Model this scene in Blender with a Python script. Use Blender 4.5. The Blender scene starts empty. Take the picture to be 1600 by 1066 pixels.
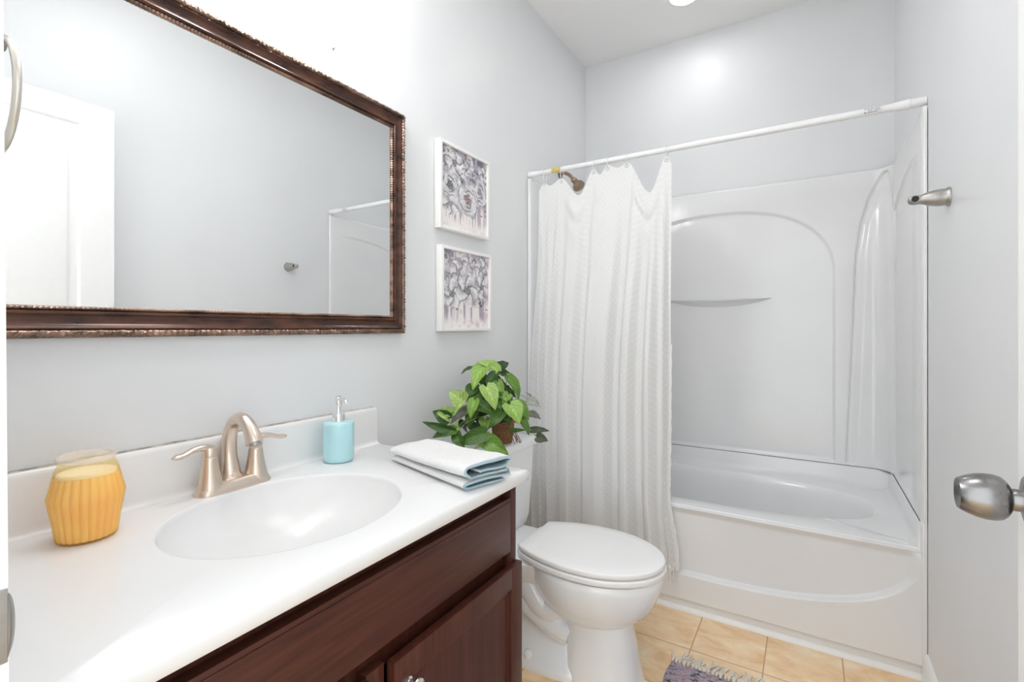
import bpy, bmesh, math, random
from mathutils import Vector, Matrix, noise
PI = math.pi
sc = bpy.context.scene
COL = sc.collection

# ------------------------------------------------------------------ camera
F_PX, YAW, V0 = 759.63, 31.404, 512.385
cam = bpy.data.cameras.new('camera')
cam.sensor_fit = 'HORIZONTAL'
cam.sensor_width = 36.0
cam.lens = F_PX / 1600 * 36.0
cam.shift_y = (V0 - 533.0) / 1600 * 1.0
cam.clip_start = 0.01
cam_o = bpy.data.objects.new('camera', cam)
COL.objects.link(cam_o)
cam_o.location = (1.1874, 0.0, 1.1773)
cam_o.rotation_euler = (PI / 2, 0, math.radians(YAW))
sc.camera = cam_o

# ------------------------------------------------------------------ light and exposure
sc.view_settings.view_transform = 'Standard'
sc.view_settings.look = 'None'
sc.view_settings.gamma = 1.0
sc.view_settings.use_curve_mapping = False
sc.view_settings.exposure = 2.62
sc.cycles.diffuse_bounces = 10
sc.cycles.max_bounces = 14
sc.cycles.transparent_max_bounces = 16
sc.cycles.sample_clamp_indirect = 6.0
HALL_LIGHT = 0.41        # soft daylight of the hall, coming in through the doorway
VANITY_LAMP = 6.0       # radiance of each glass shade over the mirror
CEILING_LAMP = 8.5     # radiance of the recessed lens over the tub
FILL_PANEL = 2.1        # radiance of the unseen ceiling fill light, added to even out the room
world = bpy.data.worlds.new('hall_daylight')
sc.world = world
world.use_nodes = True
world.node_tree.nodes['Background'].inputs[0].default_value = (0.93, 0.975, 1.0, 1)
world.node_tree.nodes['Background'].inputs[1].default_value = HALL_LIGHT

# ------------------------------------------------------------------ dimensions
W, YB, H = 1.524, 2.827, 2.796        # room width, back wall, ceiling
YF = 0.125                            # inner face of the wall with the door
YT = 2.10                             # front of tub
COUNTER = 0.8122

# ------------------------------------------------------------------ materials
def hexc(r, g, b):
    def l(c):
        c /= 255
        return c / 12.92 if c <= 0.04045 else ((c + 0.055) / 1.055) ** 2.4
    return (l(r), l(g), l(b), 1)

class NT:
    def __init__(s, name):
        s.m = bpy.data.materials.new(name); s.m.use_nodes = True
        s.t = s.m.node_tree; s.b = s.t.nodes['Principled BSDF']; s.out = s.t.nodes['Material Output']
    def n(s, typ, **kw):
        x = s.t.nodes.new(typ)
        for k, v in kw.items():
            if k.startswith('i_'):
                x.inputs[k[2:].replace('_', ' ')].default_value = v
            else:
                setattr(x, k, v)
        return x
    def l(s, a, b): s.t.links.new(a, b)
    def ramp(s, stops, src=None, interp='LINEAR'):
        r = s.n('ShaderNodeValToRGB'); r.color_ramp.interpolation = interp
        e = r.color_ramp.elements
        while len(e) < len(stops): e.new(0.5)
        for k, (p, c) in enumerate(stops):
            e[k].position = p; e[k].color = c
        if src is not None: s.l(src, r.inputs[0])
        return r
    def coords(s, scale=(1, 1, 1), kind='Object', rot=(0, 0, 0)):
        tc = s.n('ShaderNodeTexCoord'); mp = s.n('ShaderNodeMapping')
        mp.inputs['Scale'].default_value = scale; mp.inputs['Rotation'].default_value = rot
        s.l(tc.outputs[kind], mp.inputs[0]); return mp.outputs[0]
    def world(s, scale=(1, 1, 1), loc=(0, 0, 0)):
        g = s.n('ShaderNodeNewGeometry'); mp = s.n('ShaderNodeMapping')
        mp.inputs['Scale'].default_value = scale; mp.inputs['Location'].default_value = loc
        s.l(g.outputs['Position'], mp.inputs[0]); return mp.outputs[0]
    def bump(s, h, strength=0.2, dist=0.002):
        b = s.n('ShaderNodeBump'); b.inputs['Strength'].default_value = strength; b.inputs['Distance'].default_value = dist
        s.l(h, b.inputs['Height']); s.l(b.outputs[0], s.b.inputs['Normal']); return b

def mat(name, col, rough=0.5, metal=0.0, spec=0.5, coat=0.0, noise_scale=None, amount=0.06, bump=None, sss=0.0):
    t = NT(name); b = t.b
    b.inputs['Base Color'].default_value = col
    b.inputs['Roughness'].default_value = rough; b.inputs['Metallic'].default_value = metal
    b.inputs['Specular IOR Level'].default_value = spec
    b.inputs['Coat Weight'].default_value = coat
    if sss: b.inputs['Subsurface Weight'].default_value = sss; b.inputs['Subsurface Radius'].default_value = (.02, .01, .005)
    if noise_scale:
        nz = t.n('ShaderNodeTexNoise'); nz.inputs['Scale'].default_value = noise_scale; nz.inputs['Detail'].default_value = 3
        t.l(t.coords(), nz.inputs['Vector'])
        lo = tuple(c * (1 - amount) for c in col[:3]) + (1,); hi = tuple(min(1, c * (1 + amount)) for c in col[:3]) + (1,)
        r = t.ramp([(0.3, lo), (0.7, hi)], nz.outputs[0]); t.l(r.outputs[0], b.inputs['Base Color'])
        if bump: t.bump(nz.outputs[0], bump[0], bump[1])
    return t.m

def wall_mat(name, col):
    t = NT(name)
    t.b.inputs['Base Color'].default_value = col; t.b.inputs['Roughness'].default_value = 0.38
    t.b.inputs['Specular IOR Level'].default_value = 0.4
    nz = t.n('ShaderNodeTexNoise'); nz.inputs['Scale'].default_value = 260; nz.inputs['Detail'].default_value = 2
    t.l(t.world(), nz.inputs['Vector']); t.bump(nz.outputs[0], 0.12, 0.0012)
    n2 = t.n('ShaderNodeTexNoise'); n2.inputs['Scale'].default_value = 2.2; t.l(t.world(), n2.inputs['Vector'])
    r = t.ramp([(0.35, tuple(c * .975 for c in col[:3]) + (1,)), (0.65, col)], n2.outputs[0]); t.l(r.outputs[0], t.b.inputs['Base Color'])
    return t.m

M = {}
M['wall'] = wall_mat('pale_blue_grey_paint', (0.745, 0.757, 0.770, 1))
M['ceiling'] = wall_mat('ceiling_paint', (0.85, 0.845, 0.84, 1))
M['trim'] = mat('white_trim_paint', (0.84, 0.84, 0.835, 1), 0.3, noise_scale=30, amount=0.01)
M['door'] = mat('white_door_paint', (0.84, 0.84, 0.835, 1), 0.35, noise_scale=40, amount=0.01)
M['acrylic'] = mat('white_acrylic', (0.785, 0.79, 0.796, 1), 0.14, spec=0.5, noise_scale=4, amount=0.012)
M['marble'] = mat('cultured_marble', (0.77, 0.77, 0.77, 1), 0.26, spec=0.4, noise_scale=6, amount=0.012)
M['porcelain'] = mat('white_porcelain', (0.875, 0.895, 0.915, 1), 0.08, coat=0.4, noise_scale=5, amount=0.01)
M['seat_plastic'] = mat('white_seat_plastic', (0.86, 0.86, 0.86, 1), 0.22, noise_scale=8, amount=0.01)
M['nickel_dark'] = mat('satin_nickel', (0.45, 0.44, 0.42, 1), 0.42, metal=1.0, noise_scale=60, amount=0.05)
M['chrome'] = mat('chrome', (0.86, 0.87, 0.88, 1), 0.06, metal=1.0, noise_scale=30, amount=0.01)
M['bronze'] = mat('oil_rubbed_bronze', (0.40, 0.29, 0.21, 1), 0.32, metal=1.0, noise_scale=50, amount=0.2)
M['black'] = mat('black_shadow_gap', (0.012, 0.012, 0.013, 1), 0.5, noise_scale=50, amount=0.1)
M['rod'] = mat('white_enamel_rod', (0.82, 0.825, 0.83, 1), 0.2, noise_scale=20, amount=0.01)
M['yellow'] = mat('yellow_label', (0.62, 0.48, 0.12, 1), 0.4, noise_scale=120, amount=0.2)
M['label'] = mat('paper_label', (0.72, 0.72, 0.72, 1), 0.5, noise_scale=100, amount=0.05)
M['label_ink'] = mat('label_ink', (0.10, 0.10, 0.11, 1), 0.5, noise_scale=100, amount=0.05)
M['ring_plastic'] = mat('clear_white_plastic', (0.72, 0.73, 0.74, 1), 0.15, noise_scale=100, amount=0.02)
M['pic_frame'] = mat('white_picture_frame', (0.83, 0.82, 0.805, 1), 0.4, noise_scale=60, amount=0.02)
M['basket'] = None
M['aqua'] = mat('aqua_ceramic', (0.45, 0.73, 0.78, 1), 0.12, coat=0.5, noise_scale=14, amount=0.03)
M['stem'] = mat('plant_stem', (0.20, 0.24, 0.08, 1), 0.5, noise_scale=80, amount=0.3)
M['caulk'] = mat('aged_caulk', (0.42, 0.37, 0.30, 1), 0.6, noise_scale=40, amount=0.5)
M['seam'] = mat('grey_seam', (0.22, 0.22, 0.22, 1), 0.6, noise_scale=40, amount=0.2)
M['satin'] = mat('satin_metal_ring', (0.80, 0.76, 0.69, 1), 0.30, metal=1.0, noise_scale=20, amount=0.03)
M['yarn'] = mat('cream_yarn', (0.72, 0.68, 0.60, 1), 0.9, noise_scale=300, amount=0.15)

def brushed(name, col, rough):
    t = NT(name); t.b.inputs['Base Color'].default_value = col; t.b.inputs['Metallic'].default_value = 1; t.b.inputs['Roughness'].default_value = rough
    nz = t.n('ShaderNodeTexNoise'); nz.inputs['Scale'].default_value = 40; nz.inputs['Detail'].default_value = 2
    t.l(t.coords((1, 1, 1)), nz.inputs['Vector'])
    r = t.ramp([(0.3, (rough * .95,) * 3 + (1,)), (0.7, (rough * 1.05,) * 3 + (1,))], nz.outputs[0]); t.l(r.outputs[0], t.b.inputs['Roughness'])
    return t.m
M['nickel'] = brushed('warm_brushed_nickel', (0.74, 0.63, 0.54, 1), 0.31)
M['steel'] = brushed('brushed_steel_knob', (0.27, 0.265, 0.265, 1), 0.27)

def wood(name, axis):
    t = NT(name)
    sc_ = {'y': (26, 1.6, 26), 'z': (26, 26, 1.6)}[axis]
    v = t.coords(sc_)
    nz = t.n('ShaderNodeTexNoise'); nz.inputs['Scale'].default_value = 3.0; nz.inputs['Detail'].default_value = 6; nz.inputs['Distortion'].default_value = 0.6
    t.l(v, nz.inputs['Vector'])
    r = t.ramp([(0.25, (0.043, 0.0118, 0.0068, 1)), (0.55, (0.075, 0.0215, 0.0132, 1)), (0.8, (0.104, 0.033, 0.020, 1))], nz.outputs[0])
    n2 = t.n('ShaderNodeTexNoise'); n2.inputs['Scale'].default_value = 5; t.l(t.coords(), n2.inputs['Vector'])
    mx = t.n('ShaderNodeMixRGB', blend_type='MULTIPLY'); mx.inputs[0].default_value = 0.5
    r2 = t.ramp([(0.3, (0.75, 0.75, 0.75, 1)), (0.7, (1.15, 1.1, 1.05, 1))], n2.outputs[0])
    t.l(r.outputs[0], mx.inputs[1]); t.l(r2.outputs[0], mx.inputs[2]); t.l(mx.outputs[0], t.b.inputs['Base Color'])
    t.b.inputs['Roughness'].default_value = 0.36; t.b.inputs['Specular IOR Level'].default_value = 0.38
    t.bump(nz.outputs[0], 0.06, 0.001)
    return t.m
M['wood_h'] = wood('dark_cherry_wood_across', 'y')
M['wood_v'] = wood('dark_cherry_wood_upright', 'z')
M['mirror_frame'] = None

def frame_mat(name, lo, hi, rough, metal):
    t = NT(name)
    nz = t.n('ShaderNodeTexNoise'); nz.inputs['Scale'].default_value = 38; nz.inputs['Detail'].default_value = 5
    t.l(t.coords((1, .35, 1)), nz.inputs['Vector'])
    r = t.ramp([(0.32, lo), (0.7, hi)], nz.outputs[0]); t.l(r.outputs[0], t.b.inputs['Base Color'])
    t.b.inputs['Roughness'].default_value = rough; t.b.inputs['Metallic'].default_value = metal; t.b.inputs['Coat Weight'].default_value = 0.2; t.b.inputs['Coat Roughness'].default_value = 0.12
    return t.m
M['frame_brown'] = frame_mat('walnut_brown_lacquer', (0.034, 0.013, 0.009, 1), (0.120, 0.046, 0.026, 1), 0.24, 0.3)
M['frame_bronze'] = frame_mat('antique_bronze_gilding', (0.07, 0.042, 0.030, 1), (0.42, 0.27, 0.20, 1), 0.30, 0.85)

t = NT('mirror_silver'); t.b.inputs['Base Color'].default_value = (0.93, 0.945, 0.945, 1); t.b.inputs['Metallic'].default_value = 1; t.b.inputs['Roughness'].default_value = 0.0
nz = t.n('ShaderNodeTexNoise'); nz.inputs['Scale'].default_value = 2; t.l(t.coords(), nz.inputs['Vector'])
r = t.ramp([(0, (0.925, 0.94, 0.94, 1)), (1, (0.94, 0.95, 0.95, 1))], nz.outputs[0]); t.l(r.outputs[0], t.b.inputs['Base Color'])
M['mirror'] = t.m

def emit(name, col, strength):
    t = NT(name); t.b.inputs['Base Color'].default_value = (0.9, 0.9, 0.9, 1)
    t.b.inputs['Emission Color'].default_value = col; t.b.inputs['Emission Strength'].default_value = strength
    nz = t.n('ShaderNodeTexNoise'); nz.inputs['Scale'].default_value = 20; t.l(t.coords(), nz.inputs['Vector'])
    r = t.ramp([(0, tuple(c * .97 for c in col[:3]) + (1,)), (1, col)], nz.outputs[0]); t.l(r.outputs[0], t.b.inputs['Emission Color'])
    return t.m
M['shade_glow'] = emit('frosted_lit_glass', (1.0, 1.0, 1.0, 1), VANITY_LAMP)
M['fill_glow'] = emit('fill_panel_glow', (1.0, 1.0, 1.0, 1), FILL_PANEL)
M['lens_glow'] = emit('lit_led_lens', (1.0, 1.0, 1.0, 1), CEILING_LAMP)

def tile_mat():
    t = NT('beige_stone_tile')
    v = t.world((1, 1, 1), (-0.818, -1.857, 0))
    br = t.n('ShaderNodeTexBrick'); br.offset = 0.0; br.squash = 1.0
    br.inputs['Scale'].default_value = 1.0; br.inputs['Mortar Size'].default_value = 0.0023; br.inputs['Mortar Smooth'].default_value = 0.3
    br.inputs['Brick Width'].default_value = 0.2355; br.inputs['Row Height'].default_value = 0.2355; br.inputs['Bias'].default_value = 0
    br.inputs['Color1'].default_value = (0, 0, 0, 1); br.inputs['Color2'].default_value = (1, 1, 1, 1); br.inputs['Mortar'].default_value = (0.5, 0.5, 0.5, 1)
    t.l(v, br.inputs['Vector'])
    add = t.n('ShaderNodeVectorMath', operation='ADD'); sca = t.n('ShaderNodeVectorMath', operation='SCALE'); sca.inputs['Scale'].default_value = 3.7
    t.l(br.outputs['Color'], sca.inputs[0]); t.l(t.world((7, 13, 1)), add.inputs[0]); t.l(sca.outputs[0], add.inputs[1])
    nz = t.n('ShaderNodeTexNoise'); nz.inputs['Scale'].default_value = 1.1; nz.inputs['Detail'].default_value = 7; nz.inputs['Roughness'].default_value = 0.62; nz.inputs['Distortion'].default_value = 0.5
    t.l(add.outputs[0], nz.inputs['Vector'])
    r = t.ramp([(0.25, hexc(220, 178, 130)), (0.45, hexc(239, 206, 163)), (0.58, hexc(245, 220, 184)), (0.75, hexc(250, 239, 218))], nz.outputs[0])
    mx = t.n('ShaderNodeMixRGB'); t.l(br.outputs['Fac'], mx.inputs[0]); t.l(r.outputs[0], mx.inputs[1]); mx.inputs[2].default_value = hexc(190, 153, 112)
    t.l(mx.outputs[0], t.b.inputs['Base Color']); t.b.inputs['Roughness'].default_value = 0.38
    inv = t.n('ShaderNodeMath', operation='SUBTRACT'); inv.inputs[0].default_value = 1; t.l(br.outputs['Fac'], inv.inputs[1])
    t.bump(inv.outputs[0], 0.15, 0.001)
    return t.m
M['tile'] = tile_mat()

def terry(name, col):
    t = NT(name); nz = t.n('ShaderNodeTexNoise'); nz.inputs['Scale'].default_value = 420; nz.inputs['Detail'].default_value = 3
    t.l(t.coords(), nz.inputs['Vector'])
    r = t.ramp([(0.3, tuple(c * .86 for c in col[:3]) + (1,)), (0.65, col)], nz.outputs[0]); t.l(r.outputs[0], t.b.inputs['Base Color'])
    t.b.inputs['Roughness'].default_value = 0.95; t.b.inputs['Specular IOR Level'].default_value = 0.1
    t.b.inputs['Sheen Weight'].default_value = 0.2
    t.bump(nz.outputs[0], 0.7, 0.0025)
    return t.m
M['towel_white'] = terry('white_terry', (0.82, 0.815, 0.81, 1))
M['towel_edge'] = terry('pale_blue_hem', (0.42, 0.55, 0.61, 1))
M['towel_blue'] = terry('blue_terry', (0.26, 0.41, 0.48, 1))

def curtain_mat():
    t = NT('white_dotted_voile')
    tc = t.n('ShaderNodeTexCoord')
    mp = t.n('ShaderNodeMapping'); t.l(tc.outputs['UV'], mp.inputs[0]); mp.inputs['Scale'].default_value = (1, 1, 1)
    sep = t.n('ShaderNodeSeparateXYZ'); t.l(mp.outputs[0], sep.inputs[0])
    def sinw(src, k):
        a = t.n('ShaderNodeMath', operation='MULTIPLY'); a.inputs[1].default_value = k; t.l(src, a.inputs[0])
        b = t.n('ShaderNodeMath', operation='SINE'); t.l(a.outputs[0], b.inputs[0]); return b.outputs[0]
    p = t.n('ShaderNodeMath', operation='MULTIPLY'); t.l(sinw(sep.outputs[0], 2 * PI / 0.0190), p.inputs[0]); t.l(sinw(sep.outputs[1], 2 * PI / 0.0290), p.inputs[1])
    r = t.ramp([(0.66, (0, 0, 0, 1)), (0.86, (1, 1, 1, 1))]);
    half = t.n('ShaderNodeMath', operation='MULTIPLY_ADD'); half.inputs[1].default_value = 0.5; half.inputs[2].default_value = 0.5; t.l(p.outputs[0], half.inputs[0]); t.l(half.outputs[0], r.inputs[0])
    c = t.n('ShaderNodeMixRGB'); t.l(r.outputs[0], c.inputs[0]); c.inputs[1].default_value = (0.875, 0.875, 0.87, 1); c.inputs[2].default_value = (0.95, 0.95, 0.945, 1)
    t.l(c.outputs[0], t.b.inputs['Base Color']); t.b.inputs['Roughness'].default_value = 0.85; t.b.inputs['Specular IOR Level'].default_value = 0.15
    t.bump(r.outputs[0], 0.15, 0.0006)
    tr = t.n('ShaderNodeBsdfTranslucent'); tr.inputs[0].default_value = (0.85, 0.85, 0.85, 1)
    ms = t.n('ShaderNodeMixShader'); ms.inputs[0].default_value = 0.28
    t.l(t.b.outputs[0], ms.inputs[1]); t.l(tr.outputs[0], ms.inputs[2]); t.l(ms.outputs[0], t.out.inputs[0])
    return t.m
M['curtain'] = curtain_mat()
M['lace'] = mat('white_cotton_lace', (0.82, 0.82, 0.81, 1), 0.9, noise_scale=400, amount=0.15)

def leaf_mat():
    t = NT('pothos_leaf')
    at = t.n('ShaderNodeAttribute'); at.attribute_name = 'tint'
    uv = t.n('ShaderNodeTexCoord'); sep = t.n('ShaderNodeSeparateXYZ'); t.l(uv.outputs['UV'], sep.inputs[0])
    ab = t.n('ShaderNodeMath', operation='ABSOLUTE'); t.l(sep.outputs[1], ab.inputs[0])
    # side veins: stripes of (u - 0.6|v|)
    m1 = t.n('ShaderNodeMath', operation='MULTIPLY_ADD'); m1.inputs[1].default_value = -0.55; t.l(ab.outputs[0], m1.inputs[0]); t.l(sep.outputs[0], m1.inputs[2])
    m2 = t.n('ShaderNodeMath', operation='MULTIPLY'); m2.inputs[1].default_value = 27; t.l(m1.outputs[0], m2.inputs[0])
    m3 = t.n('ShaderNodeMath', operation='SINE'); t.l(m2.outputs[0], m3.inputs[0])
    nz = t.n('ShaderNodeTexNoise'); nz.inputs['Scale'].default_value = 60; nz.inputs['Detail'].default_value = 4; t.l(t.coords(), nz.inputs['Vector'])
    m4 = t.n('ShaderNodeMath', operation='MULTIPLY_ADD'); m4.inputs[1].default_value = 0.22; t.l(m3.outputs[0], m4.inputs[0]); t.l(nz.outputs[0], m4.inputs[2])
    r = t.ramp([(0.25, (0.62, 0.66, 0.62, 1)), (0.75, (1.12, 1.12, 1.0, 1))], m4.outputs[0])
    mx = t.n('ShaderNodeMixRGB', blend_type='MULTIPLY'); mx.inputs[0].default_value = 0.5
    t.l(at.outputs['Color'], mx.inputs[1]); t.l(r.outputs[0], mx.inputs[2])
    t.l(mx.outputs[0], t.b.inputs['Base Color']); t.b.inputs['Roughness'].default_value = 0.42
    t.bump(m4.outputs[0], 0.25, 0.0012)
    tr = t.n('ShaderNodeBsdfTranslucent'); t.l(mx.outputs[0], tr.inputs[0])
    ms = t.n('ShaderNodeMixShader'); ms.inputs[0].default_value = 0.18
    t.l(t.b.outputs[0], ms.inputs[1]); t.l(tr.outputs[0], ms.inputs[2]); t.l(ms.outputs[0], t.out.inputs[0])
    return t.m
M['leaf'] = leaf_mat()

def basket_mat():
    t = NT('woven_brown_fibre')
    w = t.n('ShaderNodeTexWave', wave_type='BANDS', bands_direction='Z'); w.inputs['Scale'].default_value = 60; w.inputs['Distortion'].default_value = 6; w.inputs['Detail Scale'].default_value = 4
    t.l(t.coords(), w.inputs['Vector'])
    r = t.ramp([(0.1, (0.11, 0.042, 0.016, 1)), (0.8, (0.46, 0.22, 0.09, 1))], w.outputs[1]); t.l(r.outputs[0], t.b.inputs['Base Color'])
    t.b.inputs['Roughness'].default_value = 0.8; t.bump(w.outputs[1], 0.8, 0.003)
    return t.m
M['basket'] = basket_mat()

def wax_mat():
    t = NT('orange_candle_wax')
    nz = t.n('ShaderNodeTexNoise'); nz.inputs['Scale'].default_value = 30; t.l(t.coords(), nz.inputs['Vector'])
    r = t.ramp([(0.3, (1.0, 0.60, 0.20, 1)), (0.7, (1.0, 0.66, 0.26, 1))], nz.outputs[0]); t.l(r.outputs[0], t.b.inputs['Base Color'])
    t.b.inputs['Roughness'].default_value = 0.5
    t.b.inputs['Subsurface Weight'].default_value = 0.12; t.b.inputs['Subsurface Radius'].default_value = (.03, .015, .006); t.b.inputs['Subsurface Scale'].default_value = 0.6
    return t.m
M['wax'] = wax_mat()
M['wax_top'] = mat('pale_candle_wax', (0.98, 0.87, 0.74, 1), 0.5, noise_scale=40, amount=0.03)
def glass_tint(name, col, refl, milk=(1, 1, 1, 1)):
    t = NT(name)
    tr = t.n('ShaderNodeBsdfTransparent'); gl = t.n('ShaderNodeBsdfGlossy'); gl.inputs['Roughness'].default_value = 0.05
    lw = t.n('ShaderNodeLayerWeight'); lw.inputs[0].default_value = 0.5
    pw = t.n('ShaderNodeMath', operation='POWER'); pw.inputs[1].default_value = 4; t.l(lw.outputs['Facing'], pw.inputs[0])
    fr = t.n('ShaderNodeMath', operation='MULTIPLY_ADD'); fr.inputs[1].default_value = 0.45; fr.inputs[2].default_value = 0.04; t.l(pw.outputs[0], fr.inputs[0])
    nz = t.n('ShaderNodeTexNoise'); nz.inputs['Scale'].default_value = 25; t.l(t.coords(), nz.inputs['Vector'])
    r = t.ramp([(0.3, col), (0.7, tuple(min(1, c * 1.06) for c in col[:3]) + (1,))], nz.outputs[0]); t.l(r.outputs[0], tr.inputs[0])
    if refl:        # slightly milky pressed glass
        df = t.n('ShaderNodeBsdfDiffuse'); df.inputs[0].default_value = milk; m0 = t.n('ShaderNodeMixShader'); m0.inputs[0].default_value = refl
        t.l(tr.outputs[0], m0.inputs[1]); t.l(df.outputs[0], m0.inputs[2]); tr = m0
    ms = t.n('ShaderNodeMixShader'); t.l(fr.outputs[0], ms.inputs[0]); t.l(tr.outputs[0], ms.inputs[1]); t.l(gl.outputs[0], ms.inputs[2])
    t.l(ms.outputs[0], t.out.inputs[0]); return t.m
M['amber_glass'] = glass_tint('amber_glass', (1.0, 0.90, 0.68, 1), 0.14, (1.0, 0.72, 0.32, 1))
M['rim_glass'] = glass_tint('clear_blush_glass', (0.98, 0.94, 0.91, 1), 0.30, (0.95, 0.86, 0.80, 1))

def rug_mat():
    t = NT('woven_rag_rug')
    nz = t.n('ShaderNodeTexNoise'); nz.inputs['Scale'].default_value = 1; nz.inputs['Detail'].default_value = 4; nz.inputs['Roughness'].default_value = 0.7
    t.l(t.world((26, 84, 1)), nz.inputs['Vector'])
    r = t.ramp([(0.33, (0.012, 0.014, 0.030, 1)), (0.40, (0.10, 0.10, 0.15, 1)), (0.46, (0.36, 0.32, 0.37, 1)), (0.53, (0.55, 0.45, 0.50, 1)), (0.57, (0.26, 0.25, 0.32, 1)), (0.62, (0.45, 0.14, 0.16, 1)), (0.66, (0.74, 0.68, 0.69, 1))], nz.outputs[0])
    t.l(r.outputs[0], t.b.inputs['Base Color']); t.b.inputs['Roughness'].default_value = 0.95; t.b.inputs['Specular IOR Level'].default_value = 0.1
    t.bump(nz.outputs[0], 0.9, 0.006)
    return t.m
M['rug'] = rug_mat()
def attr_mat(name, attr, rough):
    t = NT(name); at = t.n('ShaderNodeAttribute'); at.attribute_name = attr; t.l(at.outputs['Color'], t.b.inputs['Base Color']); t.b.inputs['Roughness'].default_value = rough
    nz = t.n('ShaderNodeTexNoise'); nz.inputs['Scale'].default_value = 300; t.l(t.coords(), nz.inputs['Vector']); t.bump(nz.outputs[0], 0.15, 0.001)
    return t.m
M['canvas'] = attr_mat('painted_canvas', 'paint', 0.6)

# ------------------------------------------------------------------ mesh helpers
class MB:
    def __init__(s): s.bm = bmesh.new()
    def box(s, x0, x1, y0, y1, z0, z1, bevel=0.0, seg=2):
        b = bmesh.new(); bmesh.ops.create_cube(b, size=1)
        for v in b.verts:
            v.co = Vector(((x0 + x1) / 2 + v.co.x * (x1 - x0), (y0 + y1) / 2 + v.co.y * (y1 - y0), (z0 + z1) / 2 + v.co.z * (z1 - z0)))
        if bevel > 0:
            bmesh.ops.bevel(b, geom=list(b.edges), offset=bevel, segments=seg, affect='EDGES', profile=0.6)
        s.add(b); return s
    def add(s, b, mi=None):
        me = bpy.data.meshes.new('tmp'); b.to_mesh(me); b.free()
        n0 = len(s.bm.faces); s.bm.from_mesh(me); bpy.data.meshes.remove(me)
        if mi is not None:
            s.bm.faces.ensure_lookup_table()
            for f in s.bm.faces[n0:]: f.material_index = mi
        return s
    def loft(s, loops, closed=True, cap0=False, cap1=False, mi=0, flip=False):
        bm = s.bm; R = [[bm.verts.new(p) for p in L] for L in loops]; n = len(loops[0])
        for a, b in zip(R[:-1], R[1:]):
            for i in range(n if closed else n - 1):
                j = (i + 1) % n
                q = (a[i], a[j], b[j], b[i]); f = bm.faces.new(q[::-1] if flip else q); f.material_index = mi
        if cap0: f = bm.faces.new(R[0][::-1] if not flip else R[0]); f.material_index = mi
        if cap1: f = bm.faces.new(R[-1] if not flip else R[-1][::-1]); f.material_index = mi
        return s
    def lathe(s, prof, center, axis='z', seg=40, mi=0, cap0=True, cap1=True, flute=0, depth=0):
        c = Vector(center)
        ex, ey, ez = {'z': ((1, 0, 0), (0, 1, 0), (0, 0, 1)), 'x': ((0, 1, 0), (0, 0, 1), (1, 0, 0)), 'y': ((0, 0, 1), (1, 0, 0), (0, 1, 0)),
                      '-x': ((0, 0, 1), (0, 1, 0), (-1, 0, 0)), '-y': ((1, 0, 0), (0, 0, 1), (0, -1, 0)), '-z': ((0, 1, 0), (1, 0, 0), (0, 0, -1))}[axis]
        ex, ey, ez = Vector(ex), Vector(ey), Vector(ez)
        loops = []
        for item in prof:
            r, h = item[0], item[1]; fl = item[2] if len(item) > 2 else 0
            L = []
            for k in range(seg):
                a = 2 * PI * k / seg
                rr = r * (1 + fl * depth * abs(math.sin(flute * a / 2))) if flute else r
                L.append(c + ex * (rr * math.cos(a)) + ey * (rr * math.sin(a)) + ez * h)
            loops.append(L)
        return s.loft(loops, True, cap0, cap1, mi)
    def tube(s, pts, rad, seg=12, mi=0, caps=True, flat=None, up=(0, 0, 1)):
        P = [Vector(p) for p in pts]; n = len(P)
        R = rad if isinstance(rad, (list, tuple)) else [rad] * n
        loops = []; prev = None
        for i in range(n):
            t = (P[min(i + 1, n - 1)] - P[max(i - 1, 0)]).normalized()
            u = Vector(up) if prev is None else prev
            x = u - t * u.dot(t)
            if x.length < 1e-4: x = Vector((1, 0, 0)) - t * t.x
            x.normalize(); y = t.cross(x); prev = x
            fx = flat[i] if flat else 1.0
            loops.append([P[i] + x * (R[i] * fx * math.cos(2 * PI * k / seg)) + y * (R[i] * math.sin(2 * PI * k / seg)) for k in range(seg)])
        return s.loft(loops, True, caps, caps, mi)
    def torus(s, c, R, r, ax='y', seg=48, seg2=10, a0=0, a1=2 * PI):
        c = Vector(c); e1, e2, e3 = {'y': ((1, 0, 0), (0, 0, 1), (0, 1, 0)), 'x': ((0, 1, 0), (0, 0, 1), (1, 0, 0)), 'z': ((1, 0, 0), (0, 1, 0), (0, 0, 1))}[ax]
        e1, e2, e3 = Vector(e1), Vector(e2), Vector(e3); loops = []
        full = abs(a1 - a0 - 2 * PI) < 1e-6
        for k in range(seg + 1):
            a = a0 + (a1 - a0) * k / seg; d = e1 * math.cos(a) + e2 * math.sin(a)
            loops.append([c + d * (R + r * math.cos(2 * PI * j / seg2)) + e3 * (r * math.sin(2 * PI * j / seg2)) for j in range(seg2)])
        return s.loft(loops, True, not full, not full)
    def grid(s, f, nu, nv, mi=0, uv=None, flip=False):
        bm = s.bm; V = [[bm.verts.new(f(i / nu, j / nv)) for j in range(nv + 1)] for i in range(nu + 1)]
        lay = bm.loops.layers.uv.verify() if uv else None
        for i in range(nu):
            for j in range(nv):
                q = [(i, j), (i + 1, j), (i + 1, j + 1), (i, j + 1)]
                if flip: q = q[::-1]
                fc = bm.faces.new([V[a][b] for a, b in q]); fc.material_index = mi
                if uv:
                    for lp, (a, b) in zip(fc.loops, q): lp[lay].uv = uv(a / nu, b / nv)
        return s

def world_loc(o):
    v = Vector((0, 0, 0))
    while o is not None: v += o.location; o = o.parent
    return v

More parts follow.
